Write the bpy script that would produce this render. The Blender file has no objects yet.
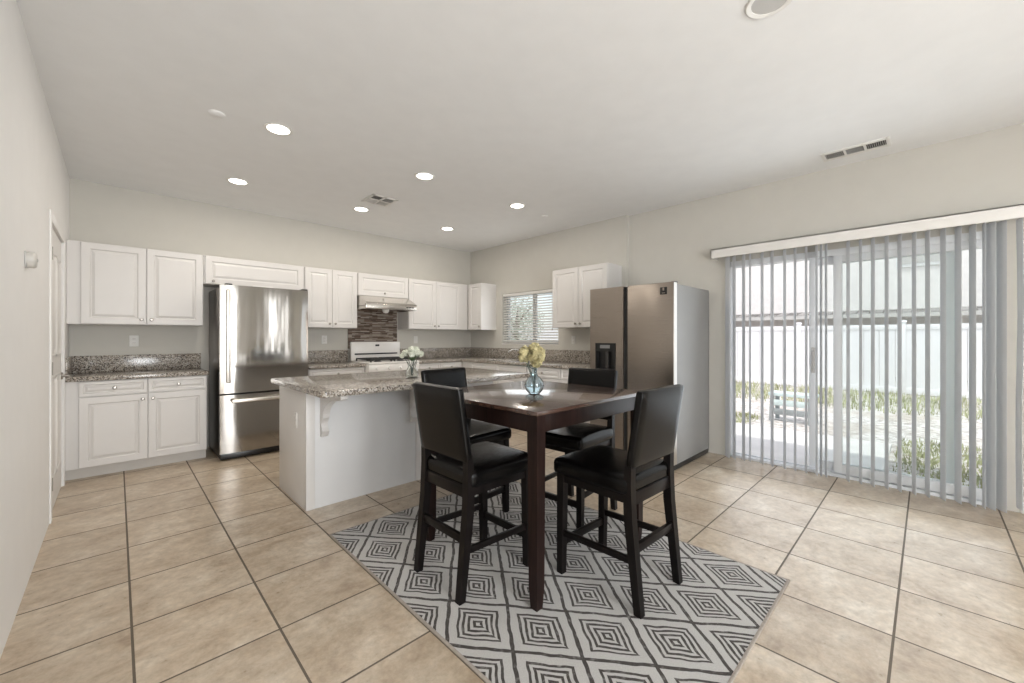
import bpy, bmesh, math, random
from mathutils import Vector, Matrix
random.seed(7)
PI = math.pi
R = math.radians
SC = bpy.context.scene
COL = SC.collection

# ------------------------------------------------------------------ camera, sky, sun, exposure
YAW = 44.28
cd = bpy.data.cameras.new('camera'); cam = bpy.data.objects.new('camera', cd); COL.objects.link(cam)
cam.location = (0, 0, 1.27); cam.rotation_euler = (R(90), 0, R(-YAW))
cd.sensor_fit = 'HORIZONTAL'; cd.sensor_width = 36.0; cd.lens = 405.0 / 1024 * 36
cd.shift_y = -4.5 / 1024; cd.clip_start = 0.02; cd.clip_end = 200
SC.camera = cam

w = bpy.data.worlds.new('sky'); SC.world = w; w.use_nodes = True
nt = w.node_tree; bg = nt.nodes['Background']
sky = nt.nodes.new('ShaderNodeTexSky'); sky.sky_type = 'NISHITA'; sky.sun_disc = False
sky.sun_elevation = R(52); sky.sun_rotation = R(250); sky.air_density = 1.0; sky.dust_density = 2.5; sky.ozone_density = 0.6
mx = nt.nodes.new('ShaderNodeMix'); mx.data_type = 'RGBA'; mx.inputs[0].default_value = 0.6
mx.inputs[7].default_value = (5.0, 5.0, 5.1, 1)
nt.links.new(sky.outputs[0], mx.inputs[6]); nt.links.new(mx.outputs[2], bg.inputs[0])
bg.inputs[1].default_value = 0.24

def light(name, kind, loc, rot, energy, color=(1, 1, 1), **kw):
    d = bpy.data.lights.new(name, kind); o = bpy.data.objects.new(name, d); COL.objects.link(o)
    o.location = loc; o.rotation_euler = rot; d.energy = energy; d.color = color
    for k, v in kw.items(): setattr(d, k, v)
    return o
# sun stands behind the house, high: it lights the yard, the fence and the neighbour, not the room
light('sun', 'SUN', (0, 0, 9), (R(19), 0, R(-100)), 1.75, (1.0, 0.97, 0.92), angle=R(1.0))
# unseen fill added behind the camera; the narrow pair puts streaks on the fridge
for i_, (x_, w_, e_) in enumerate(((0.62, 1.75, 145), (3.36, 0.42, 11), (4.08, 0.20, 5))):
    light('rear_fill', 'AREA', (x_, -3.52 + (0.32 if i_ == 0 else 0), 1.30), (R(-90), 0, R(202 if i_ == 0 else 180)), e_, (0.965, 0.985, 1.0), shape='RECTANGLE', size=w_, size_y=2.3)
# daylight entering by the patio door
light('patio_door_daylight', 'AREA', (4.33, 0.52, 1.06), (0, R(96), 0), 13, (0.88, 0.945, 1.0), shape='RECTANGLE', size=1.9, size_y=1.8)
# daylight entering by the kitchen window
light('kitchen_window_daylight', 'AREA', (4.53, 4.36, 1.575), (0, R(90), 0), 3.6, (0.96, 0.98, 1.0), shape='RECTANGLE', size=0.74, size_y=1.1)

vs = SC.view_settings
SC.display_settings.display_device = 'sRGB'
vs.view_transform = 'Standard'; vs.look = 'None'; vs.exposure = 0.24; vs.gamma = 1.0
vs.use_curve_mapping = False

# ------------------------------------------------------------------ node helpers and materials
class NT:
    def __init__(s, name):
        s.m = bpy.data.materials.new(name); s.m.use_nodes = True
        s.t = s.m.node_tree; s.b = s.t.nodes['Principled BSDF']
    def node(s, typ, **kw):
        n = s.t.nodes.new(typ)
        for k, v in kw.items(): setattr(n, k, v)
        return n
    def put(s, sock, v):
        if hasattr(v, 'is_linked') or isinstance(v, bpy.types.NodeSocket): s.t.links.new(v, sock)
        else: sock.default_value = v
    def math(s, op, a, b=0.0, c=0.0):
        n = s.node('ShaderNodeMath', operation=op)
        s.put(n.inputs[0], a); s.put(n.inputs[1], b); s.put(n.inputs[2], c)
        return n.outputs[0]
    def pos(s, obj=False):
        if obj: return s.node('ShaderNodeTexCoord').outputs['Object']
        return s.node('ShaderNodeNewGeometry').outputs['Position']
    def xyz(s, v):
        n = s.node('ShaderNodeSeparateXYZ'); s.put(n.inputs[0], v); return n.outputs
    def scale(s, v, sc, rot=(0, 0, 0)):
        n = s.node('ShaderNodeMapping'); s.put(n.inputs[0], v); n.inputs['Scale'].default_value = sc; n.inputs['Rotation'].default_value = rot
        return n.outputs[0]
    def noise(s, v, sc, det=4, rough=0.55, dist=0.0):
        n = s.node('ShaderNodeTexNoise'); s.put(n.inputs['Vector'], v)
        n.inputs['Scale'].default_value = sc; n.inputs['Detail'].default_value = det; n.inputs['Roughness'].default_value = rough
        n.inputs['Distortion'].default_value = dist
        return n.outputs[0]
    def ramp(s, f, stops, interp='LINEAR'):
        n = s.node('ShaderNodeValToRGB'); n.color_ramp.interpolation = interp
        e = n.color_ramp.elements
        while len(e) < len(stops): e.new(0.5)
        for i, (p, c) in enumerate(stops):
            e[i].position = p; e[i].color = (*c, 1) if len(c) == 3 else c
        s.put(n.inputs[0], f); return n.outputs[0]
    def mix(s, f, a, b, blend='MIX'):
        n = s.node('ShaderNodeMix', data_type='RGBA', blend_type=blend)
        s.put(n.inputs[0], f); s.put(n.inputs[6], a if not isinstance(a, tuple) else (*a[:3], 1)); s.put(n.inputs[7], b if not isinstance(b, tuple) else (*b[:3], 1))
        return n.outputs[2]
    def bump(s, h, strength=0.2, dist=0.01):
        n = s.node('ShaderNodeBump'); n.inputs['Strength'].default_value = strength; n.inputs['Distance'].default_value = dist
        s.put(n.inputs['Height'], h); s.put(s.b.inputs['Normal'], n.outputs[0])
    def set(s, **kw):
        for k, v in kw.items():
            k = {'color': 'Base Color', 'rough': 'Roughness', 'metal': 'Metallic', 'spec': 'Specular IOR Level', 'trans': 'Transmission Weight',
                 'ior': 'IOR', 'coat': 'Coat Weight', 'sheen': 'Sheen Weight', 'emit': 'Emission Color', 'estr': 'Emission Strength', 'alpha': 'Alpha'}[k]
            if isinstance(v, tuple) and len(v) == 3: v = (*v, 1)
            s.put(s.b.inputs[k], v)
        return s

def flat(name, c, rough=0.5, metal=0.0, var=0.05, sc=6.0, bump=0.0, bsc=60.0, **kw):
    n = NT(name); p = n.pos(True)
    f = n.noise(p, sc, 3)
    lo = tuple(max(0, x * (1 - var)) for x in c); hi = tuple(min(1, x * (1 + var)) for x in c)
    n.set(color=n.ramp(f, [(0.3, lo), (0.7, hi)]), rough=rough, metal=metal, **kw)
    if bump: n.bump(n.noise(p, bsc, 3), bump, 0.004)
    return n.m

M = {}
M['wall'] = flat('wall_paint', (0.60, 0.58, 0.53), 0.75, var=0.015, bump=0.06, bsc=90)
M['wall_white'] = flat('left_wall_paint', (0.87, 0.86, 0.845), 0.7, var=0.012, bump=0.06, bsc=90)
M['ceiling'] = flat('ceiling_paint', (0.86, 0.865, 0.865), 0.85, var=0.015, bump=0.08, bsc=70)
M['trim'] = flat('trim_paint', (0.80, 0.78, 0.75), 0.45, var=0.01)
M['cabinet'] = flat('cabinet_white_paint', (0.70, 0.68, 0.66), 0.38, var=0.012)
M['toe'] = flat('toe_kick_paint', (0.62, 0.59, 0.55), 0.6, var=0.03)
M['island'] = flat('island_panel_paint', (0.69, 0.69, 0.69), 0.5, var=0.015)
M['knob'] = flat('knob_nickel', (0.33, 0.31, 0.28), 0.3, 1.0)
M['chrome'] = flat('polished_chrome', (0.75, 0.75, 0.75), 0.12, 1.0, var=0.02)
M['white_plastic'] = flat('white_plastic', (0.80, 0.79, 0.76), 0.35, var=0.01)
M['grey_plastic'] = flat('grey_plastic', (0.52, 0.51, 0.49), 0.45, var=0.02)
M['sensor_grey'] = flat('sensor_plastic', (0.60, 0.58, 0.54), 0.4, var=0.01)
M['dispenser_grey'] = flat('dispenser_panel_grey', (0.22, 0.22, 0.22), 0.4, var=0.03)
M['dispenser_dark'] = flat('dispenser_dark_plastic', (0.035, 0.033, 0.032), 0.35, var=0.05)
M['black_plastic'] = flat('black_plastic', (0.012, 0.012, 0.012), 0.3, var=0.1)
M['dark_slot'] = flat('dark_slot', (0.06, 0.055, 0.05), 0.7, var=0.1)
M['vinyl'] = flat('white_vinyl', (0.80, 0.82, 0.84), 0.4, var=0.01)
M['enamel'] = flat('white_enamel', (0.85, 0.83, 0.80), 0.18, var=0.01, coat=0.4)
M['iron'] = flat('cast_iron', (0.02, 0.02, 0.02), 0.6, var=0.2)
M['rubber'] = flat('black_gasket', (0.015, 0.015, 0.015), 0.6, var=0.1)
M['leather'] = flat('black_leather', (0.0025, 0.0022, 0.0022), 0.24, var=0.25, sc=30, bump=0.15, bsc=160, spec=0.22)
M['petal_white'] = flat('white_petals', (0.80, 0.82, 0.70), 0.6, var=0.12, sc=40)
M['petal_yellow'] = flat('cream_yellow_petals', (0.52, 0.46, 0.25), 0.65, var=0.42, sc=35)
M['leaf'] = flat('green_leaf', (0.07, 0.12, 0.045), 0.5, var=0.35, sc=20)
M['stem'] = flat('dark_stem', (0.03, 0.06, 0.045), 0.5, var=0.3, sc=20)
M['fence'] = flat('fence_vinyl', (0.80, 0.80, 0.82), 0.5, var=0.02)
M['stucco'] = flat('house_stucco', (0.78, 0.76, 0.74), 0.9, var=0.05, bump=0.3, bsc=40)
M['house_white'] = flat('house_white_trim', (0.85, 0.85, 0.85), 0.6, var=0.02)
M['concrete'] = flat('patio_concrete', (0.78, 0.76, 0.73), 0.85, var=0.08, sc=3, bump=0.2, bsc=50)
M['bark'] = flat('tree_bark', (0.16, 0.12, 0.09), 0.9, var=0.3, sc=9, bump=0.5, bsc=20)
M['tree_leaf'] = flat('tree_leaf', (0.36, 0.42, 0.33), 0.55, var=0.4, sc=3)
M['grass'] = flat('grass_blade', (0.40, 0.42, 0.24), 0.85, var=0.5, sc=2.5)
M['bench_top'] = flat('bench_pale_plank', (0.66, 0.77, 0.77), 0.55, var=0.05, sc=8)
M['bench_frame'] = flat('bench_grey_frame', (0.33, 0.36, 0.37), 0.6, var=0.1)

def m_vane():
    n = NT('blind_vane_vinyl'); n.set(color=n.ramp(n.noise(n.pos(True), 8, 2), [(0.3, (0.82, 0.835, 0.85)), (0.7, (0.86, 0.875, 0.89))]), rough=0.45)
    out = n.t.nodes['Material Output']
    tr = n.node('ShaderNodeBsdfTranslucent'); tr.inputs[0].default_value = (0.8, 0.82, 0.84, 1)
    ms = n.node('ShaderNodeMixShader'); ms.inputs[0].default_value = 0.42
    n.t.links.new(n.b.outputs[0], ms.inputs[1]); n.t.links.new(tr.outputs[0], ms.inputs[2]); n.t.links.new(ms.outputs[0], out.inputs[0])
    return n.m
M['vane'] = m_vane()

def m_glass(name, col=(1, 1, 1), rough=0.0):
    n = NT(name); n.set(color=col, rough=rough, trans=1.0, ior=1.45); return n.m
M['glass'] = m_glass('clear_glass', (0.97, 1, 0.99))
M['blue_glass'] = m_glass('blue_glass', (0.80, 0.90, 0.94), 0.02)
def m_pane():
    n = NT('window_pane'); out = n.t.nodes['Material Output']
    tr = n.node('ShaderNodeBsdfTransparent'); tr.inputs[0].default_value = (0.955, 0.975, 0.97, 1)
    gl = n.node('ShaderNodeBsdfGlossy'); gl.inputs['Roughness'].default_value = 0.02
    fr = n.node('ShaderNodeFresnel'); fr.inputs[0].default_value = 1.35
    ms = n.node('ShaderNodeMixShader'); n.t.links.new(fr.outputs[0], ms.inputs[0])
    n.t.links.new(tr.outputs[0], ms.inputs[1]); n.t.links.new(gl.outputs[0], ms.inputs[2]); n.t.links.new(ms.outputs[0], out.inputs[0])
    return n.m
M['pane'] = m_pane()

def m_emit(name, c, s):
    n = NT(name); n.set(color=(0.9, 0.9, 0.88), emit=c, estr=s); return n.m
M['lamp_on'] = m_emit('lit_lamp_lens', (1.0, 0.95, 0.87), 9.0)

def m_floor():
    n = NT('floor_tile'); p = n.pos(); x, y, z = n.xyz(p)
    sx, sy, x0, y0 = 0.4625, 0.4665, 0.046, 0.100
    gx = n.math('DIVIDE', n.math('SUBTRACT', x, x0), sx); gy = n.math('DIVIDE', n.math('SUBTRACT', y, y0), sy)
    def edge(g, s):
        f = n.math('FRACT', n.math('ADD', g, 40.0)); return n.math('MULTIPLY', n.math('MINIMUM', f, n.math('SUBTRACT', 1.0, f)), s)
    d = n.math('MINIMUM', edge(gx, sx), edge(gy, sy))
    grout = n.math('LESS_THAN', d, 0.0046)
    cid = n.node('ShaderNodeCombineXYZ'); n.put(cid.inputs[0], n.math('FLOOR', gx)); n.put(cid.inputs[1], n.math('FLOOR', gy))
    wn = n.node('ShaderNodeTexWhiteNoise'); n.put(wn.inputs['Vector'], cid.outputs[0])
    off = n.node('ShaderNodeVectorMath', operation='MULTIPLY_ADD'); n.put(off.inputs[0], wn.outputs['Color']); off.inputs[1].default_value = (9, 9, 9); n.put(off.inputs[2], p)
    f1 = n.noise(n.scale(off.outputs[0], (1.0, 1.25, 1)), 4.0, 9, 0.68, 0.25)
    f2 = n.noise(off.outputs[0], 26, 4, 0.7)
    base = n.ramp(f1, [(0.27, (0.32, 0.235, 0.16)), (0.42, (0.465, 0.37, 0.27)), (0.55, (0.545, 0.455, 0.35)), (0.70, (0.66, 0.585, 0.485))])
    fine = n.ramp(f2, [(0.3, (0.80, 0.79, 0.77)), (0.55, (1.0, 1.0, 1.0)), (0.72, (1.12, 1.12, 1.11))])
    base = n.mix(1.0, base, fine, 'MULTIPLY')
    tint = n.ramp(wn.outputs['Value'], [(0, (0.93, 0.925, 0.92)), (1, (1.05, 1.05, 1.05))])
    base = n.mix(1.0, base, tint, 'MULTIPLY')
    n.set(color=n.mix(grout, base, (0.12, 0.095, 0.07)), rough=n.math('ADD', n.math('MULTIPLY', grout, 0.4), n.math('MULTIPLY_ADD', f2, 0.18, 0.22)), spec=0.5)
    h = n.math('ADD', n.math('MULTIPLY', n.math('MINIMUM', d, 0.008), 60.0), n.math('MULTIPLY', f1, 0.06))
    n.bump(h, 0.25, 0.004)
    return n.m
M['floor'] = m_floor()

def m_granite():
    n = NT('speckled_granite'); p = n.pos()
    v = n.node('ShaderNodeTexVoronoi'); n.put(v.inputs['Vector'], p); v.inputs['Scale'].default_value = 135
    c = n.xyz(v.outputs['Color'])
    col = n.ramp(c[0], [(0.0, (0.035, 0.028, 0.024)), (0.13, (0.13, 0.105, 0.085)), (0.32, (0.28, 0.24, 0.20)), (0.56, (0.42, 0.38, 0.33)), (0.80, (0.56, 0.53, 0.48))], 'CONSTANT')
    f = n.noise(p, 34, 5, 0.7)
    col = n.mix(n.math('GREATER_THAN', f, 0.63), col, (0.055, 0.042, 0.036))
    col = n.mix(n.math('LESS_THAN', f, 0.37), col, (0.50, 0.45, 0.38))
    n.set(color=col, rough=0.16, spec=0.6)
    return n.m
M['granite'] = m_granite()

def m_steel(name, c, rough, wav, horiz=False, dirt=0.0):
    n = NT(name); p = n.pos(True)
    br = n.noise(n.scale(p, (3, 3, 420) if horiz else (420, 420, 3)), 1.0, 2)
    lo = tuple(x * 0.94 for x in c)
    col = n.ramp(br, [(0.3, lo), (0.7, c)])
    n.set(color=col, metal=1.0, rough=n.math('MULTIPLY_ADD', br, 0.10, rough))
    if wav:
        h = n.noise(n.scale(p, (7.5, 7.5, 1.0)), 1.0, 2, 0.4); n.bump(h, wav, 0.02)
    return n.m
M['steel_wavy'] = m_steel('brushed_steel_wavy', (0.40, 0.38, 0.355), 0.06, 0.14)
M['steel'] = m_steel('brushed_steel', (0.37, 0.325, 0.285), 0.24, 0.03, True)
M['steel_side'] = flat('painted_steel_side', (0.26, 0.258, 0.252), 0.42, 0.0, var=0.02)
M['steel_dark'] = flat('dark_cabinet_side', (0.17, 0.15, 0.135), 0.28, 1.0, var=0.05)
M['steel_edge'] = m_steel('bright_steel_edge', (0.80, 0.77, 0.72), 0.3, 0.0)
M['hood'] = m_steel('hood_steel', (0.66, 0.63, 0.59), 0.2, 0.0, True)

def m_wood(name, lo, hi, rough, axis=(3, 30, 30), spec=0.16, coat=0.0):
    n = NT(name); p = n.pos(True)
    f = n.noise(n.scale(p, axis), 1.0, 5, 0.6, 0.8)
    n.set(color=n.ramp(f, [(0.3, lo), (0.7, hi)]), rough=n.math('MULTIPLY_ADD', f, 0.15, rough), spec=spec, coat=coat)
    n.bump(f, 0.08, 0.003); return n.m
M['wood'] = m_wood('espresso_wood', (0.008, 0.004, 0.0035), (0.022, 0.011, 0.009), 0.24, (30, 30, 3))
M['wood_black'] = m_wood('black_stained_wood', (0.004, 0.0033, 0.0032), (0.010, 0.0075, 0.007), 0.24, (30, 30, 3))
M['wood_top'] = m_wood('espresso_table_top', (0.030, 0.015, 0.011), (0.085, 0.046, 0.034), 0.16, (3, 26, 26), 0.6, 0.6)

def m_rug():
    n = NT('diamond_rug_weave'); p = n.pos(); x, y, z = n.xyz(p)
    wob = n.noise(p, 9, 2); wx = n.math('MULTIPLY', n.math('SUBTRACT', wob, 0.5), 0.03)
    A, B = 0.1715, 0.218
    u = n.math('DIVIDE', n.math('SUBTRACT', n.math('ADD', x, wx), 1.3095), A); v = n.math('DIVIDE', n.math('SUBTRACT', y, 0.9425), B)
    s = n.math('MULTIPLY', n.math('ADD', u, v), 0.5); t = n.math('MULTIPLY', n.math('SUBTRACT', u, v), 0.5)
    fs = n.math('SUBTRACT', n.math('FRACT', n.math('ADD', s, 40.0)), 0.5); ft = n.math('SUBTRACT', n.math('FRACT', n.math('ADD', t, 40.0)), 0.5)
    as_ = n.math('ABSOLUTE', fs); at_ = n.math('ABSOLUTE', ft)
    d = n.math('MULTIPLY', n.math('MAXIMUM', as_, at_), 2.0)
    # square spiral: each side of the ring sits a quarter pitch further in than the side before
    q1 = n.math('GREATER_THAN', as_, at_)
    side = n.math('ADD', n.math('MULTIPLY', q1, n.math('MULTIPLY', n.math('GREATER_THAN', fs, 0.0), 2.0)),
                  n.math('MULTIPLY', n.math('SUBTRACT', 1.0, q1), n.math('MULTIPLY_ADD', n.math('GREATER_THAN', ft, 0.0), 2.0, 1.0)))
    pitch = 0.178
    g = n.math('DIVIDE', n.math('SUBTRACT', n.math('MULTIPLY_ADD', side, pitch * 0.10, d), 0.09), pitch)
    fr = n.math('FRACT', g)
    ring = n.math('MULTIPLY', n.math('LESS_THAN', fr, 0.50), n.math('LESS_THAN', d, 0.69))
    border = n.math('GREATER_THAN', d, 0.94)
    line = n.math('MAXIMUM', ring, border)
    fz = n.noise(p, 260, 3, 0.8); fz2 = n.noise(p, 40, 3)
    light_ = n.ramp(fz, [(0.25, (0.34, 0.325, 0.31)), (0.5, (0.47, 0.455, 0.435)), (0.75, (0.58, 0.565, 0.545))])
    dark_ = n.ramp(fz, [(0.3, (0.018, 0.013, 0.011)), (0.7, (0.06, 0.048, 0.04))])
    worn = n.math('MULTIPLY', line, n.ramp(n.math('MULTIPLY_ADD', fz, 0.5, n.math('MULTIPLY', fz2, 0.5)), [(0.36, (0.55, 0.55, 0.55)), (0.46, (1, 1, 1))]))
    n.set(color=n.mix(worn, light_, dark_), rough=0.95, sheen=0.25, spec=0.1)
    n.bump(n.math('ADD', n.math('MULTIPLY', line, -0.6), fz), 0.5, 0.004)
    return n.m
M['rug'] = m_rug()
M['rug_edge'] = flat('rug_binding', (0.34, 0.30, 0.26), 0.9, var=0.12, sc=60)

def m_mosaic():
    n = NT('strip_mosaic_tile'); p = n.pos()
    mp = n.node('ShaderNodeMapping'); n.put(mp.inputs[0], p); mp.inputs['Rotation'].default_value = (R(90), 0, 0)
    b = n.node('ShaderNodeTexBrick'); n.put(b.inputs['Vector'], mp.outputs[0])
    b.offset = 0.37; b.offset_frequency = 2; b.squash = 0.7; b.squash_frequency = 3
    b.inputs['Scale'].default_value = 1.0; b.inputs['Brick Width'].default_value = 0.13; b.inputs['Row Height'].default_value = 0.017
    b.inputs['Mortar Size'].default_value = 0.0012; b.inputs['Bias'].default_value = 0.0
    b.inputs['Color1'].default_value = (0, 0, 0, 1); b.inputs['Color2'].default_value = (1, 1, 1, 1); b.inputs['Mortar'].default_value = (0.5, 0.5, 0.5, 1)
    col = n.ramp(n.xyz(b.outputs[0])[0], [(0.0, (0.07, 0.045, 0.032)), (0.25, (0.16, 0.12, 0.095)), (0.5, (0.24, 0.20, 0.165)), (0.72, (0.33, 0.285, 0.245)), (0.9, (0.13, 0.085, 0.06))], 'CONSTANT')
    n.set(color=col, rough=0.25); return n.m
M['mosaic'] = m_mosaic()

def m_gravel():
    n = NT('yard_gravel'); p = n.pos()
    v = n.node('ShaderNodeTexVoronoi'); n.put(v.inputs['Vector'], p); v.inputs['Scale'].default_value = 16
    c = n.xyz(v.outputs['Color'])[0]
    f = n.noise(p, 0.9, 4)
    col = n.ramp(c, [(0.0, (0.40, 0.37, 0.34)), (0.5, (0.66, 0.63, 0.60)), (1.0, (0.84, 0.82, 0.79))])
    col = n.mix(n.ramp(f, [(0.45, (0, 0, 0)), (0.65, (0.5, 0.5, 0.5))]), col, (0.52, 0.44, 0.36))
    n.set(color=col, rough=0.95); n.bump(v.outputs['Distance'], 0.5, 0.03); return n.m
M['gravel'] = m_gravel()

def m_roof():
    n = NT('grey_roof_tile'); p = n.pos()
    mp = n.node('ShaderNodeMapping'); n.put(mp.inputs[0], p); mp.inputs['Rotation'].default_value = (R(90), 0, R(90))
    b = n.node('ShaderNodeTexBrick'); n.put(b.inputs['Vector'], n.scale(p, (1, 1, 1), (0, R(90), 0)))
    b.inputs['Scale'].default_value = 1.0; b.inputs['Brick Width'].default_value = 0.2; b.inputs['Row Height'].default_value = 0.32; b.inputs['Mortar Size'].default_value = 0.02
    b.inputs['Color1'].default_value = (0.20, 0.19, 0.18, 1); b.inputs['Color2'].default_value = (0.33, 0.32, 0.31, 1); b.inputs['Mortar'].default_value = (0.08, 0.075, 0.07, 1)
    n.set(color=b.outputs[0], rough=0.9); return n.m
M['roof'] = m_roof()

# ------------------------------------------------------------------ mesh helpers
def T(bm, verts, mat):
    bmesh.ops.transform(bm, matrix=mat, verts=verts)
def box(bm, lo, hi, bev=0.0, seg=2):
    b2 = bmesh.new()
    bmesh.ops.create_cube(b2, size=1.0)
    c = [(lo[i] + hi[i]) / 2 for i in range(3)]; s = [max(1e-5, abs(hi[i] - lo[i])) for i in range(3)]
    bmesh.ops.transform(b2, matrix=Matrix.Translation(c) @ Matrix.Diagonal((*s, 1)), verts=b2.verts)
    if bev > 0:
        bmesh.ops.bevel(b2, geom=list(b2.edges), offset=min(bev, min(s) * 0.49), segments=seg, profile=0.5, affect='EDGES')
    merge(bm, b2)
def merge(bm, b2, mat=None):
    if mat is not None: bmesh.ops.transform(b2, matrix=mat, verts=b2.verts)
    me = bpy.data.meshes.new('tmp'); b2.to_mesh(me); b2.free(); bm.from_mesh(me); bpy.data.meshes.remove(me)
def cyl(bm, p0, p1, r0, r1=None, seg=20, cap=True):
    r1 = r0 if r1 is None else r1
    p0 = Vector(p0); p1 = Vector(p1); d = p1 - p0
    b2 = bmesh.new()
    bmesh.ops.create_cone(b2, cap_ends=cap, segments=seg, radius1=r0, radius2=r1, depth=d.length)
    rot = d.to_track_quat('Z', 'Y').to_matrix().to_4x4()
    merge(bm, b2, Matrix.Translation((p0 + p1) / 2) @ rot)
def lathe(bm, prof, seg=32, c=(0, 0, 0), close=False):
    rings = []
    for r, z in prof:
        if r < 1e-6: rings.append([bm.verts.new((c[0], c[1], c[2] + z))])
        else: rings.append([bm.verts.new((c[0] + r * math.cos(2 * PI * k / seg), c[1] + r * math.sin(2 * PI * k / seg), c[2] + z)) for k in range(seg)])
    for a, b in zip(rings, rings[1:]):
        for k in range(seg):
            k2 = (k + 1) % seg
            if len(a) == 1 and len(b) == 1: continue
            if len(a) == 1: bm.faces.new((a[0], b[k2], b[k]))
            elif len(b) == 1: bm.faces.new((a[k], a[k2], b[0]))
            else: bm.faces.new((a[k], a[k2], b[k2], b[k]))
def tube(bm, pts, r, seg=10, caps=True):
    pts = [Vector(p) for p in pts]; n = len(pts); rs = r if isinstance(r, (list, tuple)) else [r] * n
    prev = None; rings = []
    for i, p in enumerate(pts):
        t = (pts[min(i + 1, n - 1)] - pts[max(i - 1, 0)]).normalized()
        if prev is None:
            u = t.orthogonal().normalized()
        else:
            u = (prev - t * prev.dot(t)).normalized()
        prev = u; v = t.cross(u)
        rings.append([bm.verts.new(p + (u * math.cos(2 * PI * k / seg) + v * math.sin(2 * PI * k / seg)) * rs[i]) for k in range(seg)])
    for a, b in zip(rings, rings[1:]):
        for k in range(seg): bm.faces.new((a[k], a[(k + 1) % seg], b[(k + 1) % seg], b[k]))
    if caps: bm.faces.new(rings[0][::-1]); bm.faces.new(rings[-1])
def sweep(bm, secs, bev=0.004):
    """secs: (cx, cy, z, wx, wy): a post of rectangular sections, one per height"""
    b2 = bmesh.new(); rings = []
    for cx, cy, z, wx, wy in secs:
        rings.append([b2.verts.new((cx + sx * wx / 2, cy + sy * wy / 2, z)) for sx, sy in ((-1, -1), (1, -1), (1, 1), (-1, 1))])
    for a, b in zip(rings, rings[1:]):
        for k in range(4): b2.faces.new((a[k], a[(k + 1) % 4], b[(k + 1) % 4], b[k]))
    b2.faces.new(rings[0][::-1]); b2.faces.new(rings[-1])
    if bev:
        ed = [e for e in b2.edges if e.calc_face_angle(0) > 0.8]
        bmesh.ops.bevel(b2, geom=ed, offset=bev, segments=2, profile=0.5, affect='EDGES')
    merge(bm, b2)
def cushion(bm, lo, hi, r=0.03, puff=0.0, n=10, mat=None):
    b2 = bmesh.new(); bmesh.ops.create_cube(b2, size=2.0)
    bmesh.ops.subdivide_edges(b2, edges=list(b2.edges), cuts=n, use_grid_fill=True)
    c = Vector([(lo[i] + hi[i]) / 2 for i in range(3)]); h = Vector([abs(hi[i] - lo[i]) / 2 for i in range(3)])
    for v in b2.verts:
        p = v.co.copy()
        q = Vector([math.copysign(h[i] * (1 - (1 - abs(p[i])) ** 1.6), p[i]) for i in range(3)])
        rr = min(r, min(h) * 0.98)
        inner = Vector([max(-(h[i] - rr), min(h[i] - rr, q[i])) for i in range(3)])
        d = q - inner
        if d.length > 1e-9: q = inner + d.normalized() * rr
        if puff:
            k = [i for i in range(3) if h[i] == min(h)][0]; o = [i for i in range(3) if i != k]
            q[k] += math.copysign(puff, p[k]) * (1 - p[o[0]] ** 2) * (1 - p[o[1]] ** 2) if abs(p[k]) > 0.2 else 0
        v.co = c + q
    merge(bm, b2, mat)
def prism(bm, pts, y0, y1, axis='y'):
    """polygon pts in (a, z), extruded along an axis"""
    f = (lambda a, z, t: (a, t, z)) if axis == 'y' else (lambda a, z, t: (t, a, z)) if axis == 'x' else (lambda a, z, t: (a, z, t))
    A = [bm.verts.new(f(a, z, y0)) for a, z in pts]; B = [bm.verts.new(f(a, z, y1)) for a, z in pts]
    n = len(pts)
    bm.faces.new(A); bm.faces.new(B[::-1])
    for k in range(n): bm.faces.new((A[k], B[k], B[(k + 1) % n], A[(k + 1) % n]))
def obj(name, bm, mat, parent=None, smooth=True, loc=None):
    bmesh.ops.recalc_face_normals(bm, faces=bm.faces)
    me = bpy.data.meshes.new(name); bm.to_mesh(me); bm.free()
    me.materials.append(M[mat] if isinstance(mat, str) else mat)
    if smooth:
        for p in me.polygons: p.use_smooth = True
        me.set_sharp_from_angle(angle=R(35))
    o = bpy.data.objects.new(name, me); COL.objects.link(o)
    if parent is not None: o.parent = parent
    if loc: o.location = loc
    return o
def B(): return bmesh.new()
def bx(name, lo, hi, mat, parent=None, bev=0.0, seg=2):
    b = B(); box(b, lo, hi, bev, seg); return obj(name, b, mat, parent)
def thing(name, label, cat, loc=(0, 0, 0), rotz=0.0, group=None):
    o = bpy.data.objects.new(name, None); o.empty_display_size = 0.1; COL.objects.link(o)
    o.location = loc; o.rotation_euler = (0, 0, rotz)
    o['label'] = label; o['category'] = cat
    if group: o['group'] = group
    return o
def tag(o, label, cat, group=None, kind=None):
    o['label'] = label; o['category'] = cat
    if group: o['group'] = group
    if kind: o['kind'] = kind
    return o
def struct(o, label, cat):
    o['kind'] = 'structure'; o['label'] = label; o['category'] = cat; return o
def dup(root, loc, rotz, label, name=None):
    r = root.copy(); COL.objects.link(r); r.location = loc; r.rotation_euler = (0, 0, rotz); r['label'] = label
    for ch in list(root.children):
        c = ch.copy(); COL.objects.link(c); c.parent = r
        for g in list(ch.children):
            d = g.copy(); COL.objects.link(d); d.parent = c
    return r

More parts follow.
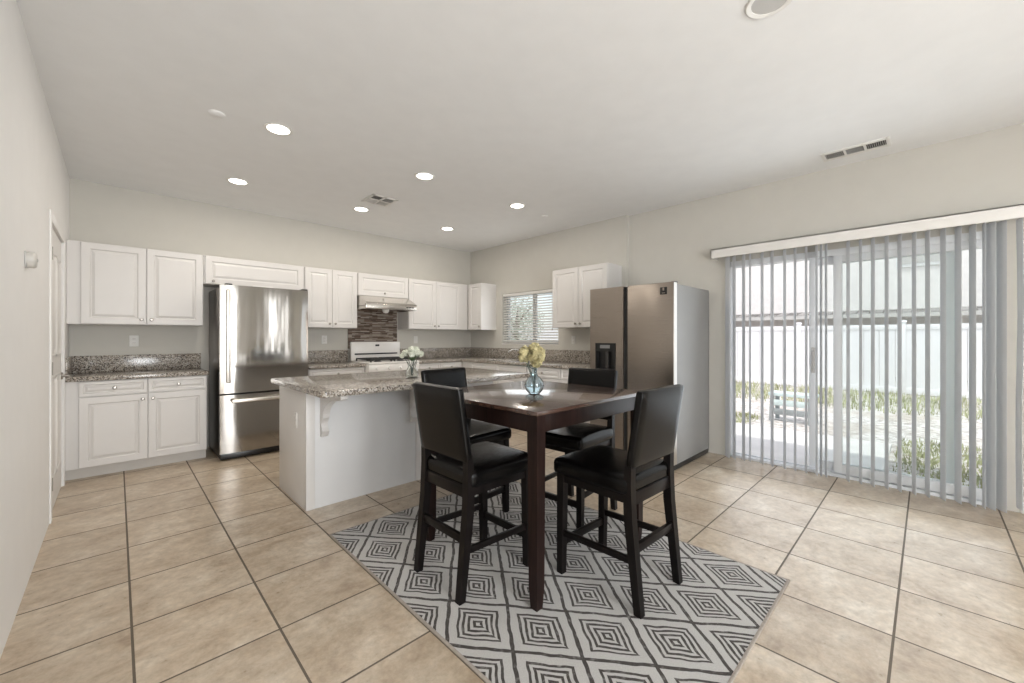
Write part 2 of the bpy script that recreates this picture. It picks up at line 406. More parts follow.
# ------------------------------------------------------------------ the room
H = 2.81
XL, XK, XR, YB, YJ, YREAR = -0.33, 4.605, 4.67, 5.80, 2.65, -3.6
struct(bx('floor', (XL - 0.2, YREAR - 0.2, -0.10), (4.80, YB + 0.2, 0.0), 'floor'), 'beige ceramic floor tiles laid in a square grid with dark grout', 'floor')
struct(bx('ceiling', (XL - 0.2, YREAR - 0.2, H), (4.90, YB + 0.2, H + 0.15), 'ceiling'), 'smooth off-white ceiling', 'ceiling')
DY0, DY1, DZ = 4.22, 5.13, 2.07
b = B(); box(b, (XL - 0.12, YREAR, 0), (XL, DY0, H)); box(b, (XL - 0.12, DY1, 0), (XL, YB, H)); box(b, (XL - 0.12, DY0, DZ), (XL, DY1, H))
struct(obj('wall_left', b, 'wall_white'), 'white painted wall on the left', 'wall')
struct(bx('wall_back', (XL - 0.12, YB, 0), (XK + 0.2, YB + 0.12, H), 'wall'), 'greige kitchen wall behind the long run of white cabinets', 'wall')
WY0, WY1, WZ0, WZ1 = 3.755, 4.96, 1.165, 1.985
b = B(); xo = 4.80
box(b, (XK, YJ, 0), (xo, WY0, H)); box(b, (XK, WY1, 0), (xo, YB, H)); box(b, (XK, WY0, 0), (xo, WY1, WZ0)); box(b, (XK, WY0, WZ1), (xo, WY1, H))
struct(obj('wall_kitchen', b, 'wall'), 'greige kitchen wall with the small window over the sink', 'wall')
SY0, SY1, SZ1 = -0.40, 1.50, 2.07
b = B(); box(b, (XR, SY1, 0), (xo, YJ, H)); box(b, (XR, YREAR, 0), (xo, SY0, H)); box(b, (XR, SY0, SZ1), (xo, SY1, H))
struct(obj('wall_right', b, 'wall'), 'greige wall around the sliding patio door', 'wall')
ADDED_WIN = ((-0.26, 1.50), (3.14, 3.58), (3.97, 4.19)); rz0, rz1 = 0.14, 2.46  # unseen openings added to go with the rear fill lamps
b = B(); xs = [XL] + [v for wn in ADDED_WIN for v in wn] + [xo]
for k in range(0, len(xs), 2): box(b, (xs[k], YREAR - 0.12, 0), (xs[k + 1], YREAR, H))
for x0, x1 in ADDED_WIN: box(b, (x0, YREAR - 0.12, 0), (x1, YREAR, rz0)); box(b, (x0, YREAR - 0.12, rz1), (x1, YREAR, H))
struct(obj('wall_rear', b, 'wall'), 'wall behind the camera with window openings added for fill light', 'wall')
for nm, lo, hi, lb in (('baseboard_rear_left', (0.0, YREAR, 0), (3.0, YREAR + 0.012, 0.085), 'low white baseboard on the wall behind the camera'),
                       ('baseboard_rear', (XR - 0.012, YREAR, 0), (XR, SY0 - 0.07, 0.085), 'low white baseboard right of the patio door')):
    struct(bx(nm, lo, hi, 'trim', None, 0.004), lb, 'baseboard')

# pantry door in the left wall
d1 = struct(thing('door_1', '', '', (XL, DY0, 0)), 'white panelled pantry door in the left wall with lever handle', 'door')
L = DY1 - DY0
b = B(); box(b, (-0.045, 0.005, 0.008), (-0.008, L - 0.005, DZ - 0.004))
for z0, z1 in ((0.22, 0.98), (1.12, 1.90)):
    for y0, y1 in ((0.12, 0.41), (0.50, 0.79)):
        for k, (i, hgt) in enumerate(((0, 0.005), (0.022, 0.0))):
            pass
        box(b, (-0.012, y0, z0), (-0.003, y1, z0 + 0.022), 0.003); box(b, (-0.012, y0, z1 - 0.022), (-0.003, y1, z1), 0.003)
        box(b, (-0.012, y0, z0), (-0.003, y0 + 0.022, z1), 0.003); box(b, (-0.012, y1 - 0.022, z0), (-0.003, y1, z1), 0.003)
        box(b, (-0.012, y0 + 0.055, z0 + 0.055), (-0.004, y1 - 0.055, z1 - 0.055), 0.006)
obj('door_panel', b, 'trim', d1)
b = B(); box(b, (0, -0.065, 0), (0.010, 0.0, DZ + 0.065), 0.004); box(b, (0, L, 0), (0.010, L + 0.062, DZ + 0.065), 0.004); box(b, (0, 0.0, DZ), (0.010, L, DZ + 0.065), 0.004)
obj('door_casing', b, 'wall_white', d1)
b = B(); cyl(b, (-0.008, L - 0.075, 0.945), (0.006, L - 0.075, 0.945), 0.032, 0.028); cyl(b, (0.005, L - 0.075, 0.945), (0.055, L - 0.075, 0.945), 0.011)
tube(b, [(0.05, L - 0.072, 0.945), (0.058, L - 0.10, 0.946), (0.056, L - 0.15, 0.944), (0.05, L - 0.195, 0.940)], [0.011, 0.010, 0.008, 0.007])
obj('door_handle', b, 'knob', d1)
b = B()
for z in (0.25, 1.05, 1.85): cyl(b, (0.006, 0.004, z - 0.045), (0.006, 0.004, z + 0.045), 0.007, seg=12)
obj('hinge', b, 'knob', d1)

# kitchen window with its frame, panes and blind
w1 = struct(thing('window_1', '', '', (XK, 0, 0)), 'white vinyl sliding window above the kitchen counter', 'window')
b = B(); fx0, fx1 = 0.10, 0.16
for lo, hi in (((fx0, WY0, WZ0), (fx1, WY0 + 0.045, WZ1)), ((fx0, WY1 - 0.045, WZ0), (fx1, WY1, WZ1)), ((fx0, WY0, WZ0), (fx1, WY1, WZ0 + 0.045)), ((fx0, WY0, WZ1 - 0.045), (fx1, WY1, WZ1)),
               ((fx0 + 0.005, 4.30, WZ0 + 0.04), (fx1 - 0.005, 4.36, WZ1 - 0.04))): box(b, lo, hi, 0.003)
obj('window_frame', b, 'vinyl', w1)
bx('window_pane', (0.128, 4.35, WZ0 + 0.04), (0.132, WY1 - 0.04, WZ1 - 0.04), 'pane', w1)
bx('window_pane', (0.140, WY0 + 0.04, WZ0 + 0.04), (0.144, 4.31, WZ1 - 0.04), 'pane', w1)
bx('window_sill', (-0.006, WY0 - 0.004, WZ0 - 0.018), (0.10, WY1 + 0.004, WZ0 - 0.0005), 'trim', w1, 0.003)

vb = thing('venetian_blind', 'white horizontal slat blind hanging in the kitchen window', 'blind', (XK + 0.035, (WY0 + WY1) / 2, 0))
hw = (WY1 - WY0) / 2 - 0.012
bx('headrail', (-0.025, -hw, WZ1 - 0.048), (0.025, hw, WZ1 - 0.002), 'white_plastic', vb, 0.003)
nsl = 18; zs0, zs1 = WZ0 + 0.05, WZ1 - 0.075
for k in range(nsl):
    z = zs0 + (zs1 - zs0) * k / (nsl - 1); b = B(); m = Matrix.Translation((0, 0, z)) @ Matrix.Rotation(R(-26), 4, 'Y')
    b2 = B(); rows = []
    for s in (-1, -0.5, 0, 0.5, 1):
        rows.append((s * 0.0235, 0.0035 * (1 - s * s)))
    pts = rows + [(a, zz - 0.0018) for a, zz in rows[::-1]]
    prism(b2, pts, -hw + 0.004, hw - 0.004, 'y'); merge(b, b2, m); obj('slat', b, 'white_plastic', vb)
bx('bottom_rail', (-0.024, -hw, WZ0 + 0.012), (0.024, hw, WZ0 + 0.03), 'white_plastic', vb, 0.004)
for y in (-0.42, 0.0, 0.42):
    b = B(); tube(b, [(-0.027, y, WZ0 + 0.02), (-0.027, y, WZ1 - 0.03)], 0.0012, 6); tube(b, [(0.027, y, WZ0 + 0.02), (0.027, y, WZ1 - 0.03)], 0.0012, 6); obj('ladder_cord', b, 'white_plastic', vb)
for y, zz in ((hw - 0.03, 1.36), (-hw + 0.10, 1.40)):
    b = B(); tube(b, [(-0.034, y, WZ1 - 0.04), (-0.034, y, zz)], 0.0015, 6); lathe(b, [(0, 0.035), (0.005, 0.03), (0.011, 0.0), (0.0, -0.004)], 12, (-0.034, y, zz - 0.03)); obj('pull_cord', b, 'grey_plastic', vb)

# sliding patio door: frame, fixed panel, sliding panel pushed part way open
d2 = struct(thing('door_2', '', '', (XR, 0, 0)), 'white framed sliding glass patio door, part way open', 'door')
b = B(); f0, f1 = 0.0, 0.12
box(b, (f0, SY0, 0), (f1, SY0 + 0.05, SZ1), 0.004); box(b, (f0, SY1 - 0.05, 0), (f1, SY1, SZ1), 0.004); box(b, (f0, SY0, SZ1 - 0.06), (f1, SY1, SZ1), 0.004); box(b, (f0, SY0, -0.02), (f1, SY1, 0.025), 0.004)
box(b, (f0 + 0.055, SY0, 0.02), (f0 + 0.062, SY1, 0.04)); obj('door_frame', b, 'vinyl', d2)
def slider_panel(name, x, y0, y1, tint):
    z0, z1, s = 0.035, SZ1 - 0.055, 0.062
    b = B(); box(b, (x - 0.018, y0, z0), (x + 0.018, y0 + s, z1), 0.004); box(b, (x - 0.018, y1 - s, z0), (x + 0.018, y1, z1), 0.004)
    box(b, (x - 0.017, y0 + s - 0.004, z0), (x + 0.017, y1 - s + 0.004, z0 + 0.08), 0.004); box(b, (x - 0.017, y0 + s - 0.004, z1 - 0.07), (x + 0.017, y1 - s + 0.004, z1), 0.004)
    p = obj(name, b, 'vinyl', d2); bx('pane', (x - 0.003, y0 + s - 0.01, z0 + 0.07), (x + 0.003, y1 - s + 0.01, z1 - 0.06), 'pane', p); return p
slider_panel('fixed_panel', 0.035, SY0 + 0.03, 0.60, 0)
sp = slider_panel('sliding_panel', 0.088, -0.155, 0.79, 0)
b = B(); box(b, (0.060, 0.742, 0.93), (0.070, 0.772, 1.17), 0.004); tube(b, [(0.066, 0.757, 0.96), (0.045, 0.757, 0.97), (0.042, 0.757, 1.05), (0.045, 0.757, 1.13), (0.066, 0.757, 1.14)], 0.008, 8); obj('door_handle', b, 'grey_plastic', sp)

# vertical blind over the patio door
vbl = thing('vertical_blind', 'white vertical vane blind with a long valance over the patio door', 'blind', (4.55, 0.5, 0))
VY0, VY1 = -1.05, 1.10
b = B(); box(b, (-0.062, VY0, 2.098), (-0.05, VY1, 2.193), 0.002); box(b, (-0.062, VY1 - 0.012, 2.098), (0.119, VY1, 2.193), 0.002); box(b, (-0.062, VY0, 2.181), (0.119, VY1, 2.193), 0.002)
obj('valance', b, 'trim', vbl)
bx('headrail', (-0.022, VY0 + 0.02, 2.115), (0.022, VY1 - 0.03, 2.155), 'grey_plastic', vbl, 0.003)
VAN = [(727.5, 4.5), (734, 3.2), (743.5, 3.2), (750, 1.8), (762, 3), (772, 3.2), (784.5, 3), (795, 2.6), (806, 2.6), (816.5, 2.2), (821, 2.5), (826, 2.5), (848, 3.5), (860.5, 3), (872.7, 4),
       (886.5, 4), (899.5, 4.2), (914, 4.5), (927.5, 5), (943, 5.7), (958, 7), (972.5, 7.2), (984, 3.4), (990.5, 10.5), (1001.5, 10.5), (1019.5, 6.5)]
ca, sa = math.cos(R(YAW)), math.sin(R(YAW))
for i, (px, wpx) in enumerate(VAN):
    t = (px - 512) / 405.0; dx, dy = sa + ca * t, ca - sa * t
    yv = 4.55 * dy / dx; k = 4.55 / dx; phi = math.atan2(yv, 4.55)
    wid = wpx * k / 405 / math.sqrt(1 + t * t)
    th = phi + math.asin(min(0.97, wid / 0.089))
    b = B(); N = 6; A = []
    for s in range(N + 1):
        u = -0.0445 + 0.089 * s / N; A.append((u, 0.006 * (1 - (2 * u / 0.089) ** 2)))
    pts = A + [(u, vv - 0.0012) for u, vv in A[::-1]]
    zb = 0.022 if i < len(VAN) - 1 else 0.06
    rows = []
    for zi in range(7):
        z = zb + (2.10 - zb) * zi / 6; sway = 0.0 if i < len(VAN) - 1 else 0.004 * math.sin(zi * 1.1)
        rows.append([b.verts.new((u + sway * 0.5, vv + sway, z)) for u, vv in pts])
    n = len(pts)
    for a, c in zip(rows, rows[1:]):
        for q in range(n): b.faces.new((a[q], a[(q + 1) % n], c[(q + 1) % n], c[q]))
    b.faces.new(rows[0][::-1]); b.faces.new(rows[-1])
    v = obj('vane', b, 'vane', vbl); v.location = (0, yv - 0.5, 0); v.rotation_euler = (0, 0, th)
    c = B(); box(c, (-0.006, -0.002, 2.095), (0.006, 0.002, 2.118)); obj('vane_clip', c, 'grey_plastic', v)

# frames of the unseen window openings added behind the camera
for k, (x0, x1) in enumerate(ADDED_WIN):
    w2 = struct(thing('window_%d' % (k + 2), '', '', (0, YREAR, 0)), ('wide', 'narrow', 'slim')[k] + ' unseen window opening added behind the camera for its light', 'window')
    b = B()
    for lo, hi in (((x0, rz0), (x0 + 0.04, rz1)), ((x1 - 0.04, rz0), (x1, rz1)), ((x0 + 0.04, rz0), (x1 - 0.04, rz0 + 0.04)), ((x0 + 0.04, rz1 - 0.04), (x1 - 0.04, rz1))): box(b, (lo[0], -0.11, lo[1]), (hi[0], -0.09, hi[1]))
    obj('window_frame', b, 'vinyl', w2)

# ------------------------------------------------------------------ ceiling fittings
def downlight(x, y, label, on=True, group='lit recessed downlights in the kitchen ceiling'):
    t = thing('recessed_downlight', label, 'ceiling light', (x, y, H), 0, group if on else None)
    b = B(); lathe(b, [(0.072, 0.0), (0.097, -0.001), (0.098, -0.005), (0.092, -0.009), (0.074, -0.006), (0.072, 0.0)], 40); obj('trim_ring', b, 'white_plastic', t)
    b = B(); lathe(b, [(0, -0.0035), (0.0735, -0.0035), (0.0735, -0.001), (0, -0.001)], 36); obj('lens', b, 'lamp_on' if on else 'grey_plastic', t)
    if on:
        l = light('downlight_lamp', 'AREA', (x, y, H - 0.02), (0, 0, 0), 5.5, (1.0, 0.92, 0.82), shape='DISK', size=0.14)
    return t
downlight(0.855, 3.352, 'lit recessed ceiling light nearest the camera, on the left of its front row')
downlight(0.855, 4.757, 'lit recessed ceiling light above the cabinets beside the bottom-freezer fridge')
downlight(2.105, 4.757, 'lit recessed ceiling light touching the square air vent')
downlight(2.105, 3.354, 'lit recessed ceiling light over the middle of the island')
downlight(3.358, 4.757, 'lit recessed ceiling light nearest the far corner of the kitchen')
downlight(3.358, 3.354, 'lit recessed ceiling light nearest the small kitchen window wall, right of its row')
downlight(2.142, 0.505, 'unlit recessed ceiling light cut by the top edge of the photo', False)
def disc(x, y, r, label):
    b = B(); lathe(b, [(0, -0.012), (r * 0.72, -0.012), (r * 0.95, -0.006), (r, 0.0), (0, 0)], 28)
    o = obj('sprinkler_cover', b, 'ceiling'); o.location = (x, y, H); tag(o, label, 'sprinkler cover')
disc(0.491, 3.419, 0.05, 'round white ceiling cap near the left wall')
disc(3.899, 3.397, 0.04, 'small round ceiling cap near the right kitchen wall')
vt = thing('air_vent', 'square white ceiling air vent with dark openings in the kitchen', 'air vent', (2.115, 4.30, H), 0)
b = B(); hs = 0.15
for lo, hi in (((-hs, -hs), (hs, -hs + 0.03)), ((-hs, hs - 0.03), (hs, hs)), ((-hs, -hs), (-hs + 0.03, hs)), ((hs - 0.03, -hs), (hs, hs)), ((-0.012, -hs), (0.012, hs)), ((-hs, -0.012), (hs, 0.012))): box(b, (*lo, -0.010), (*hi, 0.0), 0.002)
obj('grille_frame', b, 'white_plastic', vt)
bx('duct_opening', (-hs + 0.01, -hs + 0.01, -0.002), (hs - 0.01, hs - 0.01, 0.0), 'dark_slot', vt)
for qx, qy, ax in ((-1, -1, 'Y'), (1, -1, 'X'), (-1, 1, 'X'), (1, 1, 'Y')):
    b = B()
    for k in range(6):
        u = -0.045 + 0.018 * k; b2 = B()
        if ax == 'X': box(b2, (-0.053, -0.007, -0.0008), (0.053, 0.007, 0.0008)); m = Matrix.Translation((qx * 0.066, qy * 0.066 + u, -0.0075)) @ Matrix.Rotation(R(40 * qx), 4, 'X')
        else: box(b2, (-0.007, -0.053, -0.0008), (0.007, 0.053, 0.0008)); m = Matrix.Translation((qx * 0.066 + u, qy * 0.066, -0.0075)) @ Matrix.Rotation(R(40 * qy), 4, 'Y')
        merge(b, b2, m)
    obj('louvre', b, 'grey_plastic', vt)
vt = thing('air_vent', 'long narrow ceiling air vent above the patio door', 'air vent', (4.335, 0.415, H), 0)
b = B()
for lo, hi in (((-0.10, -0.215), (0.10, -0.19)), ((-0.10, 0.19), (0.10, 0.215)), ((-0.10, -0.2), (-0.062, 0.2)), ((0.062, -0.2), (0.10, 0.2)), ((-0.07, -0.072), (0.07, -0.055)), ((-0.07, 0.055), (0.07, 0.072))): box(b, (*lo, -0.010), (*hi, 0.0), 0.002)
obj('grille_frame', b, 'white_plastic', vt)
bx('duct_opening', (-0.07, -0.2, -0.002), (0.07, 0.2, 0.0), 'dark_slot', vt)
for c, ang, n in ((-0.131, 25, 9), (0.0, 0, 6), (0.131, 50, 9)):
    b = B()
    for k in range(n):
        b2 = B()
        if ang == 0: box(b2, (-0.0012, -0.054, -0.007), (0.0012, 0.054, 0.0)); m = Matrix.Translation((-0.055 + 0.022 * k, c, -0.001)) @ Matrix.Rotation(R(30), 4, 'Y')
        else: box(b2, (-0.062, -0.0012, -0.008), (0.062, 0.0012, 0.0)); m = Matrix.Translation((0, c - 0.05 + 0.0125 * k, -0.001)) @ Matrix.Rotation(R(ang - 40), 4, 'X')
        merge(b, b2, m)
    obj('louvre', b, 'grey_plastic', vt)

# ------------------------------------------------------------------ cabinets
def panel_front(bm, w, h, th=0.02, fr=0.058):
    """raised-panel front, lower left at 0,0, face towards -y"""
    prof = [(0.0, -th + 0.004), (0.004, -th), (fr, -th), (fr + 0.008, -th + 0.009), (fr + 0.014, -th + 0.009), (fr + 0.034, -th + 0.001)]
    if min(w, h) < 2 * (fr + 0.04):
        k = min(w, h) * 0.5 / (fr + 0.04) * 0.92; prof = [(a if a < 0.01 else a * k, d) for a, d in prof]
    rings = [[bm.verts.new((x, 0.0, z)) for x, z in ((0, 0), (w, 0), (w, h), (0, h))]]
    for a, y in prof: rings.append([bm.verts.new((x, y, z)) for x, z in ((a, a), (w - a, a), (w - a, h - a), (a, h - a))])
    for r0, r1 in zip(rings, rings[1:]):
        for k in range(4): bm.faces.new((r0[k], r0[(k + 1) % 4], r1[(k + 1) % 4], r1[k]))
    bm.faces.new(rings[-1]); bm.faces.new(rings[0][::-1])
def front(name, t, x, z, w_, h_, knob=None, fr=0.058):
    b = B(); panel_front(b, w_, h_, 0.02, fr)
    o = obj(name, b, 'cabinet', t, smooth=False); o.location = (x, 0, z)
    if knob:
        b = B(); b2 = B(); lathe(b2, [(0.0, 0.0), (0.006, 0.0), (0.006, 0.012), (0.014, 0.016), (0.015, 0.022), (0.010, 0.027), (0, 0.028)], 16)
        merge(b, b2, Matrix.Translation((knob[0], -0.0195, knob[1])) @ Matrix.Rotation(R(90), 4, 'X')); obj('knob', b, 'knob', o)
    return o
def cab(label, loc, rotz, w_, z0, z1, depth, toe=False, fill_l=0.0, fill_r=0.0, group=None, name='wall_cabinet', top_open=False):
    t = thing(name, label, 'cabinet', loc, rotz, group)
    b = B(); box(b, (-fill_l, 0.0, z0 + (0.10 if toe else 0)), (w_ + fill_r, depth, z1), 0.0015, 1); obj('carcass', b, 'cabinet', t)
    if toe: bx('toe_kick', (-fill_l, 0.07, z0), (w_ + fill_r, depth - 0.02, z0 + 0.10), 'toe', t)
    return t
UB, UT, g = 1.39, 2.16, 'white wall cabinets'
UD = 0.315; YU = YB - UD   # uppers face
def two_doors(t, w_, z0, h_, knobs_low=True, gap=0.004):
    dw = (w_ - 3 * gap) / 2; kz = 0.05 if knobs_low else h_ - 0.05
    front('door', t, gap, z0 + 0.004, dw, h_ - 0.008, (dw - 0.035, kz)); front('door', t, 2 * gap + dw, z0 + 0.004, dw, h_ - 0.008, (0.035, kz))
t = cab('white wall cabinet with two doors left of the steel fridge, above the outlet', (-0.246, YU, 0), 0, 0.915, UB, UT, UD, fill_l=0.083, group=g); two_doors(t, 0.915, UB, UT - UB)
t = cab('short wide white cabinet over the bottom-freezer fridge', (0.671, YU, 0), 0, 1.017, 1.848, UT, UD, group=g)
front('door', t, 0.013, 1.852, 0.987, UT - 1.856, (0.07, 0.03)); 
t = cab('white wall cabinet with two doors between the fridge and the range hood', (1.69, YU, 0), 0, 0.675, UB, UT, UD, group=g); two_doors(t, 0.675, UB, UT - UB)
t = cab('short white cabinet with one lift door directly above the range hood', (2.372, YU, 0), 0, 0.775, 1.844, UT, UD, group=g)
front('door', t, 0.004, 1.850, 0.767, UT - 1.854, (0.383, 0.045))
t = cab('white wall cabinet with two doors right of the range hood', (3.152, YU, 0), 0, 0.985, UB, UT, UD, fill_r=0.150, group=g); two_doors(t, 0.985, UB, UT - UB)
# right-hand wall (face towards -x)
XU = XK - UD
t = cab('white corner wall cabinet with one door left of the kitchen window', (XU, 5.475, 0), R(-90), 0.37, UB, UT, UD, group=g)
front('door', t, 0.05, UB + 0.004, 0.316, UT - UB - 0.008, (0.28, 0.05))
t = cab('white wall cabinet with two doors beside the side-by-side fridge, right of the window', (XU, 3.59, 0), R(-90), 0.872, UB, UT + 0.02, UD, group=g); two_doors(t, 0.872, UB, UT + 0.02 - UB)

BZ = 0.876; YBF = 5.245; BD = YB - YBF
gb = 'white base cabinets'
t = cab('white base cabinet with two drawers and two doors left of the steel fridge', (-0.247, YBF, 0), 0, 0.918, 0, BZ, BD, True, 0.083, 0.0, gb, 'base_cabinet')
for x, kx in ((0.004, 0.227), (0.461, 0.227)):
    front('drawer', t, x, 0.738, 0.453, 0.132, (kx, 0.066), 0.03)
front('door', t, 0.004, 0.106, 0.453, 0.624, (0.453 - 0.035, 0.575)); front('door', t, 0.461, 0.106, 0.453, 0.624, (0.035, 0.575))
t = cab('white base cabinet between the fridge and the gas range', (1.66, YBF, 0), 0, 0.70, 0, BZ, BD, True, 0, 0, gb, 'base_cabinet')
front('drawer', t, 0.004, 0.738, 0.692, 0.132, (0.346, 0.066), 0.03); two_doors(t, 0.70, 0.102, 0.634, False)
t = cab('white base cabinet right of the gas range on the back wall', (3.15, YBF, 0), 0, 0.82, 0, BZ, BD, True, 0, 0.615, gb, 'base_cabinet')
front('drawer', t, 0.004, 0.738, 0.404, 0.132, (0.2, 0.066), 0.03); front('drawer', t, 0.412, 0.738, 0.404, 0.132, (0.2, 0.066), 0.03); two_doors(t, 0.82, 0.102, 0.634, False)
XBF = 3.985; XBD = XK - XBF - 0.021
t = cab('white sink base cabinet under the kitchen window', (XBF, 5.24, 0), R(-90), 1.45, 0, BZ, XBD, True, 0, 0, gb, 'base_cabinet')
front('drawer_front', t, 0.254, 0.738, 0.592, 0.132, None, 0.03); front('drawer_front', t, 0.85, 0.738, 0.592, 0.132, None, 0.03)
front('door', t, 0.254, 0.106, 0.592, 0.624, (0.55, 0.575)); front('door', t, 0.85, 0.106, 0.592, 0.624, (0.035, 0.575))
t = cab('white base cabinet beside the side-by-side fridge', (XBF, 3.785, 0), R(-90), 1.16, 0, BZ, XBD, True, 0, 0, gb, 'base_cabinet')
for k in range(2):
    front('drawer', t, 0.004 + 0.578 * k, 0.738, 0.572, 0.132, (0.286, 0.066), 0.03)
    front('door', t, 0.004 + 0.578 * k, 0.106, 0.572, 0.624, ((0.537, 0.575), (0.035, 0.575))[k])

# worktops
CT = 0.918; CY = 5.205
def wtop(label, boxes, splash, name='granite_worktop', holes=None):
    t = thing(name, label, 'worktop', (boxes[0][0][0], boxes[0][0][1], CT - 0.04), 0)
    o = Vector(t.location); b = B()
    for lo, hi in boxes: box(b, Vector((*lo, CT - 0.042)) - o, Vector((*hi, CT)) - o, 0.008)
    obj('slab', b, 'granite', t)
    for lo, hi in splash: 
        b = B(); box(b, Vector(lo) - o, Vector(hi) - o, 0.004); obj('backsplash', b, 'granite', t)
SPZ = 1.085
wtop('short granite worktop with backsplash left of the steel fridge', [((XL, CY), (0.685, YB - 0.001))], [((XL, YB - 0.022, CT), (0.685, YB, SPZ)), ((XL, CY + 0.05, CT), (XL + 0.02, YB - 0.022, SPZ))])
wtop('granite worktop between the steel fridge and the gas range', [((1.66, CY), (2.368, YB))], [((1.66, YB - 0.022, CT), (2.368, YB, SPZ))])
xe = XBF - 0.04
sk0, sk1, skx0, skx1 = 4.02, 4.72, 4.08, 4.46
wtop('L-shaped granite worktop running under the kitchen window', [((3.142, CY), (xe, YB)), ((xe, sk1), (XK, YB)), ((xe, 2.62), (XK, sk0)), ((xe, sk0), (skx0, sk1)), ((skx1, sk0), (XK, sk1))],
     [((3.142, YB - 0.022, CT), (XK, YB, SPZ)), ((XK - 0.022, 2.62, CT), (XK, YB - 0.022, SPZ))])
t = thing('kitchen_sink', 'steel sink set in the worktop under the window', 'sink', ((skx0 + skx1) / 2, (sk0 + sk1) / 2, CT))
b = B(); hx, hy = (skx1 - skx0) / 2, (sk1 - sk0) / 2
for lo, hi in (((-hx - 0.012, -hy - 0.012, 0.0005), (-hx + 0.012, hy + 0.012, 0.006)), ((hx - 0.012, -hy - 0.012, 0.0005), (hx + 0.012, hy + 0.012, 0.006)), ((-hx, -hy - 0.012, 0.0005), (hx, -hy + 0.012, 0.006)), ((-hx, hy - 0.012, 0.0005), (hx, hy + 0.012, 0.006))): box(b, lo, hi, 0.002)
obj('rim', b, 'chrome', t)
b = B(); i = 0.008
for lo, hi in (((-hx + i, -hy + i, -0.036), (hx - i, hy - i, -0.030)), ((-hx + i, -hy + i, -0.036), (-hx + i + 0.004, hy - i, 0.001)), ((hx - i - 0.004, -hy + i, -0.036), (hx - i, hy - i, 0.001)), ((-hx + i, -hy + i, -0.036), (hx - i, -hy + i + 0.004, 0.001)), ((-hx + i, hy - i - 0.004, -0.036), (hx - i, hy - i, 0.001))): box(b, lo, hi)
obj('basin', b, 'hood', t)
t = thing('kitchen_faucet', 'chrome faucet with arched spout behind the sink', 'faucet', (4.52, 4.42, CT))
b = B(); lathe(b, [(0, 0), (0.03, 0), (0.03, 0.012), (0.018, 0.03), (0.016, 0.07), (0, 0.07)], 20); obj('base', b, 'chrome', t)
b = B(); tube(b, [(0, 0, 0.05), (-0.005, 0.01, 0.11), (-0.03, 0.05, 0.15), (-0.07, 0.11, 0.155), (-0.11, 0.17, 0.125), (-0.115, 0.18, 0.10)], 0.011, 10); obj('spout', b, 'chrome', t)
b = B(); tube(b, [(0, 0, 0.065), (0.0, -0.03, 0.085), (-0.01, -0.08, 0.10)], [0.009, 0.007, 0.006], 8); obj('lever', b, 'chrome', t)

# mosaic behind the range, hood, range
tag(bx('mosaic_backsplash', (2.367, YB - 0.012, 1.10), (3.134, YB, 1.84), 'mosaic'), 'brown strip mosaic tile panel behind the gas range', 'tile panel')
t = thing('range_hood', 'slim stainless steel range hood under the short cabinet', 'range hood', (2.375, YB - 0.013, 1.655))
b = B(); W_ = 0.77; fr_ = -(YB - 0.013 - 5.225)
prism(b, [(0, 0.04), (fr_ + 0.01, 0.04), (fr_, 0.075), (fr_ + 0.02, 0.092), (-0.33, 0.188), (0, 0.188)], 0, W_, 'x'); obj('hood_body', b, 'hood', t, smooth=False)
bx('control_lip', (0, fr_ - 0.006, 0.0), (W_, fr_ + 0.03, 0.075), 'hood', t, 0.006)
bx('side_skirt', (0.0, fr_ + 0.03, 0.0), (0.012, 0, 0.045), 'hood', t); bx('side_skirt', (W_ - 0.012, fr_ + 0.03, 0.0), (W_, 0, 0.045), 'hood', t)
b = B(); lathe(b, [(0, -0.05), (0.03, -0.045), (0.045, -0.02), (0.05, 0.04), (0, 0.04)], 20, (W_ / 2 - 0.03, fr_ + 0.14, 0.0)); obj('hood_lamp', b, 'white_plastic', t)
bx('filter', (0.10, fr_ + 0.22, 0.030), (W_ - 0.10, -0.05, 0.041), 'grey_plastic', t)
b = B()
for k in range(3): box(b, (W_ - 0.17 + 0.045 * k, fr_ - 0.010, 0.03), (W_ - 0.14 + 0.045 * k, fr_ - 0.005, 0.045), 0.001)
obj('switch', b, 'black_plastic', t)

t = thing('gas_range', 'white gas range with backguard and black burner grates', 'stove', (2.374, YB - 0.03, 0)); W_ = 0.762
b = B(); box(b, (0, -0.60, 0.09), (W_, 0, 0.905), 0.006); obj('body', b, 'enamel', t)
bx('cooktop', (-0.0, -0.635, 0.905), (W_, -0.001, 0.93), 'enamel', t, 0.008)
b = B(); box(b, (0, -0.075, 0.93), (W_, -0.012, 1.20), 0.012); pg = obj('backguard', b, 'enamel', t)
bx('vent_slot', (0.05, -0.080, 1.015), (W_ - 0.05, -0.072, 1.035), 'black_plastic', pg, 0.002)
bx('clock_display', (0.36, -0.079, 1.135), (0.42, -0.072, 1.16), 'black_plastic', pg, 0.002)
for x0 in (0.06, 0.405):
    b = B()
    for x in (x0, x0 + 0.295): box(b, (x - 0.006, -0.57, 0.955), (x + 0.006, -0.11, 0.972), 0.002)
    for y in (-0.57, -0.455, -0.34, -0.225, -0.11): box(b, (x0 - 0.006, y - 0.006, 0.955), (x0 + 0.301, y + 0.006, 0.972), 0.002)
    for x in (x0, x0 + 0.295):
        for y in (-0.565, -0.115): box(b, (x - 0.008, y - 0.008, 0.929), (x + 0.008, y + 0.008, 0.957))
    obj('burner_grate', b, 'iron', t)
    for y in (-0.46, -0.22):
        b = B(); lathe(b, [(0, 0.024), (0.035, 0.022), (0.042, 0.010), (0.055, 0.0), (0, 0)], 20, (x0 + 0.147, y, 0.930)); obj('burner', b, 'iron', t)
